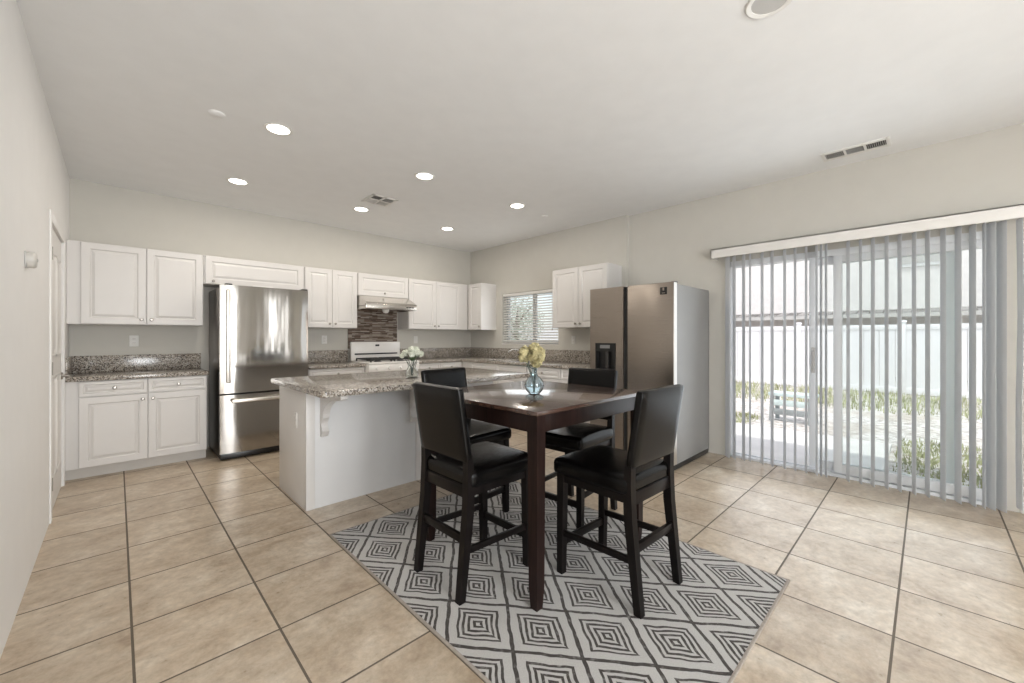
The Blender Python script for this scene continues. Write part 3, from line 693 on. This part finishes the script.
b = B(); box(b, (0, -0.635, 0.79), (W_, -0.598, 0.903), 0.006); obj('control_panel', b, 'enamel', t)
for k in range(4):
    b = B(); cyl(b, (0.12 + 0.175 * k, -0.634, 0.845), (0.12 + 0.175 * k, -0.662, 0.845), 0.022, 0.018); obj('control_knob', b, 'enamel', t)
od = bx('oven_door', (0.005, -0.640, 0.25), (W_ - 0.005, -0.600, 0.78), 'enamel', t, 0.008)
b = B(); tube(b, [(0.07, -0.64, 0.73), (0.07, -0.68, 0.73), (W_ - 0.07, -0.68, 0.73), (W_ - 0.07, -0.64, 0.73)], 0.012); obj('door_handle', b, 'enamel', od)
bx('storage_drawer', (0.005, -0.635, 0.10), (W_ - 0.005, -0.600, 0.24), 'enamel', t, 0.006)
bx('plinth', (0.02, -0.58, 0.0), (W_ - 0.02, -0.02, 0.09), 'black_plastic', t)

# ------------------------------------------------------------------ island
IX0, IX1, IY0, IY1 = 0.990, 2.80, 3.165, 3.83
t = thing('kitchen_island', 'white kitchen island cabinet with corbels under an overhanging granite top', 'island', (IX0, IY0, 0))
w_, dp = IX1 - IX0, IY1 - IY0
bx('body', (0.004, 0.004, 0.0), (w_ - 0.004, dp, BZ), 'island', t)
bx('end_panel', (-0.006, 0.03, 0.0), (0.006, dp, BZ), 'cabinet', t, 0.001)
bx('corner_post', (-0.006, -0.012, 0.0), (0.055, 0.03, BZ), 'cabinet', t, 0.002)
bx('front_panel', (0.055, -0.006, 0.0), (0.90, 0.006, BZ), 'island', t, 0.001)
bx('seam_batten', (0.902, -0.012, 0.0), (0.965, 0.006, BZ), 'cabinet', t, 0.002)
bx('front_panel', (0.967, -0.006, 0.0), (w_, 0.006, BZ), 'island', t, 0.001)
def corbel(x):
    b = B(); P = [(-0.012, BZ - 0.001)]
    P += [(-0.40, BZ - 0.001), (-0.40, BZ - 0.03), (-0.37, BZ - 0.042)]
    for k in range(9):
        a = R(90 - 90 * k / 8.0); P.append((-0.345 + 0.28 * math.sin(R(90 * k / 8.0)), BZ - 0.045 - 0.16 * (1 - math.cos(R(90 * k / 8.0)))))
    for k in range(9):
        a = k / 8.0; P.append((-0.065 + 0.03 * math.sin(a * PI) - 0.0, BZ - 0.205 - 0.10 * a))
    P += [(-0.05, BZ - 0.33), (-0.035, BZ - 0.345), (-0.012, BZ - 0.345)]
    prism(b, P, x - 0.024, x + 0.024, 'x'); obj('corbel', b, 'cabinet', t, smooth=False)
corbel(0.115); corbel(0.86)
o = bx('outlet_plate', (-0.011, 0.19, 0.575), (-0.004, 0.26, 0.69), 'white_plastic', t, 0.002)
b = B()
for z in (0.61, 0.655): box(b, (-0.0125, 0.207, z - 0.014), (-0.0105, 0.243, z + 0.014), 0.001)
obj('socket', b, 'trim', o)
b = B()
tx0, tx1, ty0, ty1, ch = 0.935, 2.90, 2.70, 3.90, 0.03
prism(b, [(tx0 + ch, ty0), (tx1 - ch, ty0), (tx1 - 0.009, ty0 + 0.009), (tx1, ty0 + ch), (tx1, ty1), (tx0, ty1), (tx0, ty0 + ch), (tx0 + 0.009, ty0 + 0.009)], BZ, CT, 'z')
bmesh.ops.bevel(b, geom=list(b.edges), offset=0.008, segments=2, profile=0.5, affect='EDGES')
tag(obj('granite_worktop', b, 'granite'), 'large speckled granite slab lying on the kitchen island', 'worktop')

# ------------------------------------------------------------------ fridges
t = thing('bottom_freezer_fridge', 'stainless steel bottom-freezer fridge between the white cabinets', 'refrigerator', (0.745, 5.0, 0)); W_, D_, Hh = 0.84, 0.74, 1.805
bx('body', (0.008, 0.075, 0.03), (W_ - 0.008, D_, Hh - 0.015), 'steel_dark', t, 0.008)
def bowed(x0, x1, z0, z1, y0, bow, mat, name):
    b = B(); n = 18; pts = [(x0, 0.07)]
    for k in range(n + 1):
        u = k / n; x = x0 + (x1 - x0) * u; s = 2 * u - 1
        pts.append((x, y0 + 0.012 * abs(s) ** 6 - bow * (1 - s * s)))
    pts.append((x1, 0.07)); prism(b, pts, z0, z1, 'z')
    bmesh.ops.bevel(b, geom=[e for e in b.edges if abs(e.verts[0].co.z - e.verts[1].co.z) < 1e-6 and e.calc_face_angle(0) > 1.2], offset=0.006, segments=2, profile=0.5, affect='EDGES')
    return obj(name, b, mat, t)
dr = bowed(0, W_, 0.69, Hh, 0.0, 0.007, 'steel_wavy', 'refrigerator_door'); fz = bowed(0, W_, 0.075, 0.672, 0.0, 0.007, 'steel_wavy', 'freezer_drawer')
bx('door_gasket', (0.012, 0.045, 0.66), (W_ - 0.012, 0.07, 0.70), 'rubber', t)
b = B(); box(b, (0.045, -0.062, 0.80), (0.085, -0.042, Hh - 0.05), 0.009, 3); box(b, (0.05, -0.045, 0.84), (0.08, 0.0, 0.88), 0.004); box(b, (0.05, -0.045, Hh - 0.13), (0.08, 0.0, Hh - 0.09), 0.004); obj('door_handle', b, 'steel_edge', dr)
b = B(); box(b, (0.09, -0.072, 0.595), (W_ - 0.09, -0.050, 0.632), 0.009, 3); box(b, (0.12, -0.052, 0.60), (0.15, -0.0, 0.628), 0.003); box(b, (W_ - 0.15, -0.052, 0.60), (W_ - 0.12, -0.0, 0.628), 0.003); obj('drawer_handle', b, 'steel_edge', fz)
bx('kick_grille', (0.01, 0.02, 0.012), (W_ - 0.01, D_ - 0.02, 0.068), 'black_plastic', t, 0.004)
b = B()
for x in (0.05, 0.78): box(b, (x, 0.02, Hh - 0.016), (x + 0.06, 0.14, Hh + 0.018), 0.006)
obj('hinge_cover', b, 'black_plastic', t)
bx('flat_white_box', (0.30, 0.085, Hh - 0.016), (0.50, 0.20, Hh + 0.022), 'white_plastic', t, 0.004)  # plain flat white box on top of the fridge
b = B()
for x in (0.05, W_ - 0.05):
    for y in (0.12, D_ - 0.08): cyl(b, (x, y, 0), (x, y, 0.035), 0.02)
obj('foot', b, 'black_plastic', t)

t = thing('side_by_side_fridge', 'tall side-by-side steel fridge with black ice dispenser beside the patio door', 'refrigerator', (3.722, 1.652, 0)); W_, D_, Hh = 0.935, 0.905, 1.79
# local frame is the world's: front towards -x, width along +y
bx('body', (0.082, 0.012, 0.03), (D_, W_ - 0.012, Hh - 0.012), 'steel_side', t, 0.006)
bx('rear_panel', (D_, 0.02, 0.05), (D_ + 0.02, W_ - 0.02, Hh - 0.03), 'black_plastic', t)
dgap0, dgap1 = 0.485, 0.525
rd = bx('refrigerator_door', (0.0, 0.0, 0.065), (0.066, dgap0 - 0.004, Hh), 'steel', t, 0.005, 3)
bx('door_edge', (0.002, -0.0015, 0.07), (0.064, 0.004, Hh - 0.006), 'steel_edge', rd)
b = B(); y0, y1, z0, z1 = dgap1 + 0.004, W_, 0.065, Hh; dy0, dy1, dz0, dz1 = 0.615, 0.865, 0.885, 1.205
box(b, (0, y0, z0), (0.066, dy0, z1)); box(b, (0, dy1, z0), (0.066, y1, z1)); box(b, (0, dy0, z0), (0.066, dy1, dz0)); box(b, (0, dy0, dz1), (0.066, dy1, z1))
fd = obj('freezer_door', b, 'steel', t)
b = B(); box(b, (0.05, dy0, dz0), (0.066, dy1, dz1)); box(b, (-0.003, dy0, dz1 - 0.09), (0.05, dy1, dz1)); box(b, (-0.003, dy0, dz0), (0.05, dy0 + 0.012, dz1)); box(b, (-0.003, dy1 - 0.012, dz0), (0.05, dy1, dz1)); box(b, (-0.003, dy0, dz0), (0.05, dy1, dz0 + 0.03))
dsp = obj('water_dispenser', b, 'black_plastic', fd)
bx('dispenser_panel', (-0.005, dy0 + 0.07, dz1 - 0.055), (-0.002, dy1 - 0.06, dz1 - 0.02), 'dispenser_grey', dsp)
bx('dispenser_lever', (0.012, dy0 + 0.10, dz0 + 0.05), (0.02, dy0 + 0.135, dz1 - 0.09), 'dispenser_dark', dsp, 0.003)
bx('drip_tray', (-0.004, dy0 + 0.02, dz0 + 0.028), (0.048, dy1 - 0.02, dz0 + 0.045), 'dispenser_dark', dsp)
bx('door_gap', (0.02, dgap0 - 0.004, 0.075), (0.08, dgap1 + 0.004, Hh - 0.006), 'rubber', t)
b = B(); box(b, (-0.0025, 0.065, Hh - 0.115), (0.0005, 0.135, Hh - 0.045), 0.002); em = obj('energy_sticker', b, 'black_plastic', rd); em['label'] = 'small black sticker on the fridge door'
b = B(); box(b, (-0.0032, 0.092, Hh - 0.078), (-0.0024, 0.108, Hh - 0.050)); box(b, (-0.0032, 0.084, Hh - 0.104), (-0.0024, 0.116, Hh - 0.098)); obj('sticker_print', b, 'steel', em)
b = B(); box(b, (0.045, 0.004, Hh - 0.003), (0.10, 0.05, Hh + 0.008), 0.004); obj('hinge_cover', b, 'black_plastic', t); bx('hinge_cover', (0.045, W_ - 0.05, Hh - 0.003), (0.10, W_ - 0.004, Hh + 0.006), 'grey_plastic', t, 0.003)
bx('kick_grille', (0.03, 0.01, 0.012), (D_ - 0.02, W_ - 0.01, 0.06), 'black_plastic', t, 0.004)
b = B()
for x in (0.12, D_ - 0.08):
    for y in (0.06, W_ - 0.06): cyl(b, (x, y, 0), (x, y, 0.035), 0.02)
obj('foot', b, 'black_plastic', t)

# ------------------------------------------------------------------ wall plates and the wall sensor
def plate(name, label, loc, rotz, kind):
    t = thing(name, label, 'wall outlet' if kind == 'o' else 'light switch', loc, rotz)
    bx('plate', (-0.036, -0.006, -0.058), (0.036, 0, 0.058), 'white_plastic', t, 0.003)
    if kind == 'o':
        for z in (-0.021, 0.021):
            s = bx('socket', (-0.017, -0.0085, z - 0.014), (0.017, -0.005, z + 0.014), 'trim', t, 0.003)
            b = B(); box(b, (-0.008, -0.0092, z - 0.003), (-0.006, -0.0082, z + 0.007)); box(b, (0.006, -0.0092, z - 0.003), (0.008, -0.0082, z + 0.007)); obj('slot', b, 'dark_slot', s)
    else: bx('rocker', (-0.016, -0.011, -0.032), (0.016, -0.005, 0.032), 'trim', t, 0.003)
plate('wall_outlet', 'white wall outlet above the short worktop left of the steel fridge', (0.127, YB, 1.228), 0, 'o')
plate('wall_outlet', 'white wall outlet left of the mosaic tile panel', (2.043, YB, 1.232), 0, 'o')
plate('light_switch', 'white wall switch right of the mosaic tile panel', (3.47, YB, 1.225), 0, 's')
plate('wall_outlet', 'white wall outlet under the wall cabinet beside the tall fridge', (XK, 3.478, 1.228), R(-90), 'o')
t = thing('wall_sensor', 'small white round sensor mounted on the left wall', 'sensor', (XL, 3.17, 1.660))
b = B(); box(b, (0, -0.04, -0.04), (0.006, 0.04, 0.04), 0.003); obj('bracket', b, 'grey_plastic', t)
b = B(); b2 = B(); lathe(b2, [(0, 0), (0.041, 0), (0.041, 0.024), (0.035, 0.031), (0, 0.033)], 28); merge(b, b2, Matrix.Translation((0.006, 0, 0)) @ Matrix.Rotation(R(90), 4, 'Y')); obj('housing', b, 'sensor_grey', t)
b = B(); b2 = B(); lathe(b2, [(0, 0), (0.010, 0), (0.008, 0.003), (0, 0.004)], 16); merge(b, b2, Matrix.Translation((0.0385, 0, 0)) @ Matrix.Rotation(R(90), 4, 'Y')); obj('lens', b, 'grey_plastic', t)

# ------------------------------------------------------------------ rug
RX0, RX1, RY0, RY1 = 0.968, 2.505, 0.497, 2.672
RT = 0.008
t = thing('area_rug', 'grey rug woven with dark concentric diamonds under the dining set', 'rug', ((RX0 + RX1) / 2, (RY0 + RY1) / 2, 0.0))
b = B(); hx, hy = (RX1 - RX0) / 2, (RY1 - RY0) / 2
box(b, (-hx + 0.012, -hy + 0.012, 0.0005), (hx - 0.012, hy - 0.012, RT)); obj('pile', b, 'rug', t)
b = B()
for lo, hi in (((-hx, -hy), (hx, -hy + 0.014)), ((-hx, hy - 0.014), (hx, hy)), ((-hx, -hy), (-hx + 0.014, hy)), ((hx - 0.014, -hy), (hx, hy))): box(b, (*lo, 0.0003), (*hi, RT + 0.001), 0.003)
obj('binding', b, 'rug_edge', t)

# ------------------------------------------------------------------ table
TX0, TX1, TY0, TY1, TH = 1.368, 2.362, 1.240, 2.195, 0.930
t = thing('dining_table', 'dark espresso counter-height square dining table on the rug', 'table', ((TX0 + TX1) / 2, (TY0 + TY1) / 2, RT))
hx, hy = (TX1 - TX0) / 2, (TY1 - TY0) / 2; zt = TH - RT
bx('tabletop', (-hx - 0.006, -hy - 0.006, zt - 0.022), (hx + 0.006, hy + 0.006, zt), 'wood_top', t, 0.005)
for nm, lo, hi in (('apron', (-hx + 0.03, -hy + 0.008), (hx - 0.03, -hy + 0.03)), ('apron', (-hx + 0.03, hy - 0.03), (hx - 0.03, hy - 0.008)), ('apron', (-hx + 0.008, -hy + 0.03), (-hx + 0.03, hy - 0.03)), ('apron', (hx - 0.03, -hy + 0.03), (hx - 0.008, hy - 0.03))):
    bx(nm, (*lo, zt - 0.105), (*hi, zt - 0.022), 'wood', t, 0.002)
for sx in (-1, 1):
    for sy in (-1, 1):
        c = lambda w__: (sx * (hx - 0.029), sy * (hy - 0.029))
        b = B(); x, y = sx * (hx - 0.030), sy * (hy - 0.030)
        sweep(b, [(x, y, 0.0, 0.040, 0.040), (x, y, 0.10, 0.052, 0.052), (x, y, 0.4, 0.055, 0.055), (x, y, zt - 0.022, 0.059, 0.059)], 0.003); obj('leg', b, 'wood', t)

# ------------------------------------------------------------------ chairs (local +x is the way the sitter faces)
def make_chair(label, loc, rz):
    t = thing('counter_chair', label, 'chair', loc, rz, 'black counter-height chairs around the table')
    HW = 0.187; XF, XB = 0.222, -0.230
    for s in (-1, 1):
        b = B(); sweep(b, [(XF + 0.004, s * HW, 0, 0.036, 0.036), (XF, s * HW, 0.25, 0.040, 0.040), (XF - 0.004, s * HW, 0.535, 0.044, 0.042)]); obj('leg', b, 'wood_black', t)
        b = B(); sweep(b, [(XB - 0.006, s * HW, 0, 0.036, 0.036), (XB + 0.016, s * HW, 0.20, 0.040, 0.040), (XB + 0.040, s * HW, 0.42, 0.044, 0.042), (XB + 0.046, s * HW, 0.58, 0.042, 0.042), (XB + 0.038, s * HW, 0.70, 0.030, 0.038)]); obj('leg', b, 'wood_black', t)
    b = B()
    for s in (-1, 1): box(b, (XB + 0.03, s * HW - 0.012, 0.490), (XF - 0.015, s * HW + 0.012, 0.54), 0.002)
    box(b, (XF - 0.015, -HW + 0.015, 0.490), (XF + 0.010, HW - 0.015, 0.54), 0.002); box(b, (XB + 0.030, -HW + 0.015, 0.480), (XB + 0.052, HW - 0.015, 0.54), 0.002)
    obj('seat_frame', b, 'wood_black', t)
    b = B(); cushion(b, (XB + 0.034, -0.215, 0.525), (XF + 0.050, 0.215, 0.612), 0.028, 0.008); obj('seat', b, 'leather', t)
    b = B(); m = Matrix.Translation((XB + 0.040, 0, 0.655)) @ Matrix.Rotation(R(-9.0), 4, 'Y')
    cushion(b, (-0.020, -0.207, 0.0), (0.020, 0.207, 0.368), 0.013, 0.002, 8, m); obj('backrest', b, 'leather', t)
    for s in (-1, 1):
        b = B(); b2 = B(); box(b2, (XB + 0.030, s * HW - 0.010, -0.016), (XF - 0.01, s * HW + 0.010, 0.016), 0.003); merge(b, b2, Matrix.Translation((0, 0, 0.225)) @ Matrix.Rotation(R(2.0), 4, 'Y')); obj('stretcher', b, 'wood_black', t)
    bx('stretcher', (XB + 0.012, -HW + 0.015, 0.265), (XB + 0.034, HW - 0.015, 0.305), 'wood_black', t, 0.003)
    bx('footrest', (XF - 0.010, -HW + 0.015, 0.145), (XF + 0.012, HW - 0.015, 0.185), 'wood_black', t, 0.003)
    return t
chA = make_chair('black leather counter chair at the near left, its back in front of the island', (1.404, 1.737, RT), 0)
dup(chA, (1.889, 1.140, RT), R(88), 'black leather counter chair nearest the patio door, pushed in at the near right')
dup(chA, (1.814, 2.345, RT), R(-86), 'black leather counter chair between the table and the granite island')
dup(chA, (2.366, 1.777, RT), R(184), 'black leather counter chair on the far side in front of the ice dispenser')

# ------------------------------------------------------------------ vases with flowers
def floret(b, c, nrm, r, k=4):
    q = nrm.to_track_quat('Z', 'Y').to_matrix(); a0 = random.random() * 6.28
    for i in range(k):
        a = a0 + i * 2 * PI / k; u = q @ Vector((math.cos(a), math.sin(a), 0)); v = q @ Vector((-math.sin(a), math.cos(a), 0))
        p0 = c; p1 = c + u * r * 0.6 + v * r * 0.42 + nrm * r * 0.15; p2 = c + u * r + nrm * r * 0.05; p3 = c + u * r * 0.6 - v * r * 0.42 + nrm * r * 0.15
        b.faces.new([b.verts.new(p) for p in (p0, p1, p2, p3)])
def bloom(t, c, r, mat, n=70, fr=0.012):
    b = B(); c = Vector(c)
    bmesh.ops.create_icosphere(b, subdivisions=2, radius=r * 0.66, matrix=Matrix.Translation(c))
    for i in range(n):
        z = 1 - 2 * (i + 0.5) / n; a = i * 2.39996; rr = math.sqrt(1 - z * z); d = Vector((rr * math.cos(a), rr * math.sin(a), z))
        floret(b, c + d * r * random.uniform(0.70, 1.08), (d + Vector((random.uniform(-.6, .6), random.uniform(-.6, .6), random.uniform(-.6, .6)))).normalized(), fr * random.uniform(0.7, 1.3))
    return obj('flower_head', b, mat, t, smooth=False)
def leafm(t, p, d, ln, wd):
    b = B(); p = Vector(p); d = Vector(d).normalized(); s = d.cross(Vector((0, 0, 1))).normalized(); n_ = 7; L_, C_, R_ = [], [], []
    for k in range(n_):
        u = k / (n_ - 1); c = p + d * ln * u + Vector((0, 0, 0.25 * ln * math.sin(u * 2.4))); w__ = wd * math.sin(PI * min(1, u * 0.92 + 0.08)) * 0.5
        L_.append(b.verts.new(c - s * w__ + Vector((0, 0, w__ * 0.3)))); C_.append(b.verts.new(c)); R_.append(b.verts.new(c + s * w__ + Vector((0, 0, w__ * 0.3))))
    for k in range(n_ - 1): b.faces.new((L_[k], C_[k], C_[k + 1], L_[k + 1])); b.faces.new((C_[k], R_[k], R_[k + 1], C_[k + 1]))
    obj('leaf', b, 'leaf', t)
def bouquet(label, loc, name, blooms, mat, stem_z, fr):
    t = thing(name, label, 'flowers', loc)
    for (x, y, z, r) in blooms:
        bloom(t, (x, y, z), r, mat, 80, fr)
        b = B(); tube(b, [(x * 0.06, y * 0.06, stem_z), (x * 0.12, y * 0.12, stem_z + 0.07), (x * 0.8, y * 0.8, z - r * 0.7)], 0.0028, 6); obj('stem', b, 'stem', t)
    return t
# table vase
vx, vy = 1.785, 1.640
b = B(); lathe(b, [(0, 0), (0.026, 0), (0.034, 0.004), (0.050, 0.022), (0.058, 0.048), (0.055, 0.072), (0.040, 0.096), (0.020, 0.112), (0.0165, 0.124), (0.016, 0.145), (0.019, 0.157),
                   (0.0165, 0.157), (0.0135, 0.145), (0.014, 0.124), (0.0175, 0.113), (0.0365, 0.095), (0.051, 0.072), (0.054, 0.048), (0.046, 0.024), (0.03, 0.008), (0, 0.006)], 40)
o = obj('flower_vase', b, 'blue_glass'); o.location = (vx, vy, TH); tag(o, 'round blue glass bud vase on the dark dining table', 'vase')
t = bouquet('bunch of cream yellow hydrangea blooms in the blue vase on the table', (vx, vy, TH), 'hydrangea_bunch',
        [(-0.040, 0.040, 0.250, 0.034), (0.018, -0.02, 0.220, 0.036), (0.0, 0.0, 0.272, 0.034), (-0.015, -0.02, 0.225, 0.036), (0.015, -0.01, 0.255, 0.032), (0.006, -0.01, 0.185, 0.028), (-0.045, 0.045, 0.218, 0.026), (0.022, -0.03, 0.252, 0.022)], 'petal_yellow', 0.012, 0.013)
b = B(); tube(b, [(0.0, 0.0, 0.15), (-0.035, 0.03, 0.165), (-0.085, 0.075, 0.172), (-0.12, 0.11, 0.182)], [0.002, 0.002, 0.0015, 0.001], 6); obj('twig', b, 'stem', t)
leafm(t, (0.0, 0.0, 0.155), (-0.8, 0.5, 0.1), 0.06, 0.024); leafm(t, (0.005, 0.0, 0.155), (0.5, -0.8, 0.1), 0.05, 0.022)
# island vase
vx, vy = 1.828, 3.115
b = B(); lathe(b, [(0, 0), (0.044, 0), (0.052, 0.006), (0.056, 0.03), (0.050, 0.062), (0.036, 0.085), (0.033, 0.10), (0.040, 0.125), (0.047, 0.135),
                   (0.044, 0.135), (0.037, 0.125), (0.030, 0.10), (0.033, 0.084), (0.046, 0.061), (0.052, 0.03), (0.047, 0.010), (0, 0.008)], 36)
o = obj('flower_vase', b, 'glass'); o.location = (vx, vy, CT); tag(o, 'small clear glass vase on the granite island', 'vase')
t = bouquet('loose bunch of white flowers with green leaves in the clear vase on the island', (vx, vy, CT), 'white_flower_bunch',
        [(-0.040, 0.040, 0.215, 0.026), (0.03, -0.03, 0.215, 0.028), (0.0, 0.0, 0.240, 0.030), (0.055, -0.05, 0.205, 0.024), (-0.01, -0.02, 0.20, 0.024), (-0.06, 0.06, 0.19, 0.018), (0.03, -0.02, 0.245, 0.022)], 'petal_white', 0.02, 0.011)
for dx, dy, ln in ((-0.7, 0.7, 0.10), (0.7, -0.6, 0.095), (-0.9, 0.2, 0.08), (0.3, -0.9, 0.08), (-0.5, -0.6, 0.07), (0.1, -0.4, 0.07), (-0.3, 0.1, 0.075), (0.6, -0.2, 0.08)): leafm(t, (0, 0, 0.14), (dx, dy, 0.35), ln, 0.035)

# ------------------------------------------------------------------ the back yard
GZ = -0.06
struct(bx('ground', (4.85, -14, GZ - 0.2), (40, 30, GZ), 'gravel'), 'pale gravel yard outside the patio door', 'ground')
tag(bx('patio_slab', (4.86, 0.30, GZ - 0.1), (6.75, 3.6, GZ + 0.03), 'concrete', None, 0.01), 'pale concrete patio slab just outside the sliding door', 'patio')
def grass(name, label, regions, n, seed):
    rnd = random.Random(seed); b = B()
    tot = sum((r[2] - r[0]) * (r[3] - r[1]) for r in regions)
    for x0, y0, x1, y1, h in regions:
        for _ in range(int(n * (x1 - x0) * (y1 - y0) / tot)):
            u, v_ = rnd.random(), rnd.random()
            x = x0 + (x1 - x0) * u; y = y0 + (y1 - y0) * v_
            if (2 * u - 1) ** 2 + (2 * v_ - 1) ** 2 > rnd.uniform(0.5, 1.9): continue
            a = rnd.random() * 6.28; hh = h * rnd.uniform(0.35, 1.2); w__ = rnd.uniform(0.004, 0.011); l = rnd.uniform(0.1, 0.6) * hh
            c, s = math.cos(a), math.sin(a)
            b.faces.new([b.verts.new(p) for p in ((x - s * w__, y + c * w__, GZ), (x + s * w__, y - c * w__, GZ), (x + c * l, y + s * l, GZ + hh))])
    return tag(obj(name, b, 'grass', smooth=False), label, 'grass', kind='stuff')
grass('grass_strip', 'strip of patchy green grass in front of the white fence', [(9.6, -4, 12.9, 6, 0.13)], 9000, 3)
grass('weed_patch', 'patch of green weeds beside the patio slab', [(5.3, -1.0, 7.4, 0.25, 0.055), (6.8, 1.9, 7.8, 2.9, 0.06)], 4500, 4)

def fence(name, label, x, y0, y1, ztop):
    t = thing(name, label, 'fence', (x, y0, GZ))
    b = B(); n = int((y1 - y0) / 0.28); zt = ztop - GZ
    for k in range(n): box(b, (0, 0.28 * k + 0.004, 0.03), (0.03, 0.28 * k + 0.276, zt - 0.06), 0.004, 1)
    obj('fence_panel', b, 'fence', t)
    bx('top_rail', (-0.02, 0, zt - 0.14), (0.05, y1 - y0, zt - 0.02), 'fence', t, 0.006); bx('bottom_rail', (-0.02, 0, 0.02), (0.05, y1 - y0, 0.16), 'fence', t, 0.006)
    k = 0.0
    while k <= y1 - y0:
        p = bx('fence_post', (-0.05, k - 0.06, 0), (0.075, k + 0.06, zt + 0.03), 'fence', t, 0.006)
        c = B(); prism(c, [(-0.065, zt + 0.03), (0.09, zt + 0.03), (0.0125, zt + 0.075)], k - 0.07, k + 0.07, 'y'); obj('post_cap', c, 'fence', p)
        k += 2.0
fence('vinyl_fence', 'white vinyl privacy fence across the back yard', 13.0, -7.6, 22.0, 1.58)

# neighbour's house behind the fence
hx0 = 17.0
t = thing('neighbour_house', 'beige stucco house with grey tiled lower roof behind the fence', 'house', (hx0, 2, GZ))
bx('lower_wall', (1.6, -14, 0), (5, 7.2, 2.0), 'stucco', t)
for k in range(6): bx('porch_post', (0.0, -12 + 3.1 * k, 0), (0.3, -11.6 + 3.1 * k, 1.97), 'stucco', t)
b = B(); prism(b, [(-0.35, 1.95), (-0.35, 2.03), (1.7, 2.34), (1.7, 2.22), (-0.2, 1.95)], -14, 7.4, 'y'); obj('lower_roof', b, 'roof', t, smooth=False)
b = B(); prism(b, [(-0.42, 1.93), (-0.352, 1.93), (-0.352, 2.05), (-0.42, 2.05)], -14, 7.4, 'y'); obj('eave_gutter', b, 'grey_plastic', t, smooth=False)
bx('upper_wall', (1.0, -14, 2.18), (5, 7.0, 9.0), 'stucco', t)
b = B(); prism(b, [(0.6, 8.95), (0.6, 9.1), (3.0, 10.2), (5.4, 9.1), (5.4, 8.95)], -14.4, 7.4, 'y'); obj('upper_roof', b, 'roof', t, smooth=False)
for y in (-2.6, 4.0):
    f = bx('window', (0.94, y, 3.55), (1.02, y + 1.3, 4.75), 'house_white', t, 0.01); bx('pane', (0.92, y + 0.08, 3.65), (0.945, y + 1.22, 4.65), 'grey_plastic', f)

# garden bench
t = thing('garden_bench', 'small pale teal slatted bench standing in the gravel yard', 'bench', (7.60, 1.47, GZ), R(-4))
bx('seat_plank', (-0.16, -0.30, 0.40), (-0.01, 0.30, 0.45), 'bench_top', t, 0.006); bx('seat_plank', (0.01, -0.30, 0.40), (0.16, 0.30, 0.45), 'bench_top', t, 0.006)
bx('rail', (-0.15, -0.28, 0.25), (-0.11, 0.28, 0.34), 'bench_top', t, 0.006); bx('rail', (-0.155, -0.28, 0.11), (-0.11, 0.28, 0.20), 'bench_frame', t, 0.006)
for sx in (-1, 1):
    for sy in (-1, 1): b = B(); sweep(b, [(sx * 0.15, sy * 0.26, 0, 0.05, 0.05), (sx * 0.12, sy * 0.25, 0.40, 0.05, 0.05)]); obj('leg', b, 'bench_frame', t)

# tree and side fence seen through the kitchen window
def tree(label, loc, h, r, seed, n=2600):
    rnd = random.Random(seed); t = thing('garden_tree', label, 'tree', loc)
    b = B(); tube(b, [(0, 0, 0), (0.05, 0.03, h * 0.3), (0.0, 0.1, h * 0.6), (0.05, 0.05, h * 0.85)], [0.11, 0.09, 0.06, 0.02], 8)
    for k in range(6): a = k * 1.1; tube(b, [(0.02, 0.05, h * (0.35 + 0.06 * k)), (r * 0.5 * math.cos(a), r * 0.5 * math.sin(a), h * (0.5 + 0.07 * k))], [0.04, 0.012], 6)
    obj('trunk', b, 'bark', t); b = B()
    for _ in range(n):
        d = Vector((rnd.gauss(0, 1), rnd.gauss(0, 1), rnd.gauss(0, 1))).normalized() * rnd.random() ** 0.4
        p = Vector((d.x * r, d.y * r, h * 0.62 + d.z * h * 0.42)); q = Vector((rnd.gauss(0, 1), rnd.gauss(0, 1), rnd.gauss(0, 1))).normalized(); s = q.orthogonal().normalized(); l = rnd.uniform(0.05, 0.10)
        b.faces.new([b.verts.new(v_) for v_ in (p, p + q * l * 0.5 + s * l * 0.28, p + q * l, p + q * l * 0.5 - s * l * 0.28)])
    obj('foliage', b, 'tree_leaf', t, smooth=False)
tree('pale leafy tree beyond the kitchen window blind', (9.0, 8.95, GZ), 2.7, 0.85, 11, 3200)
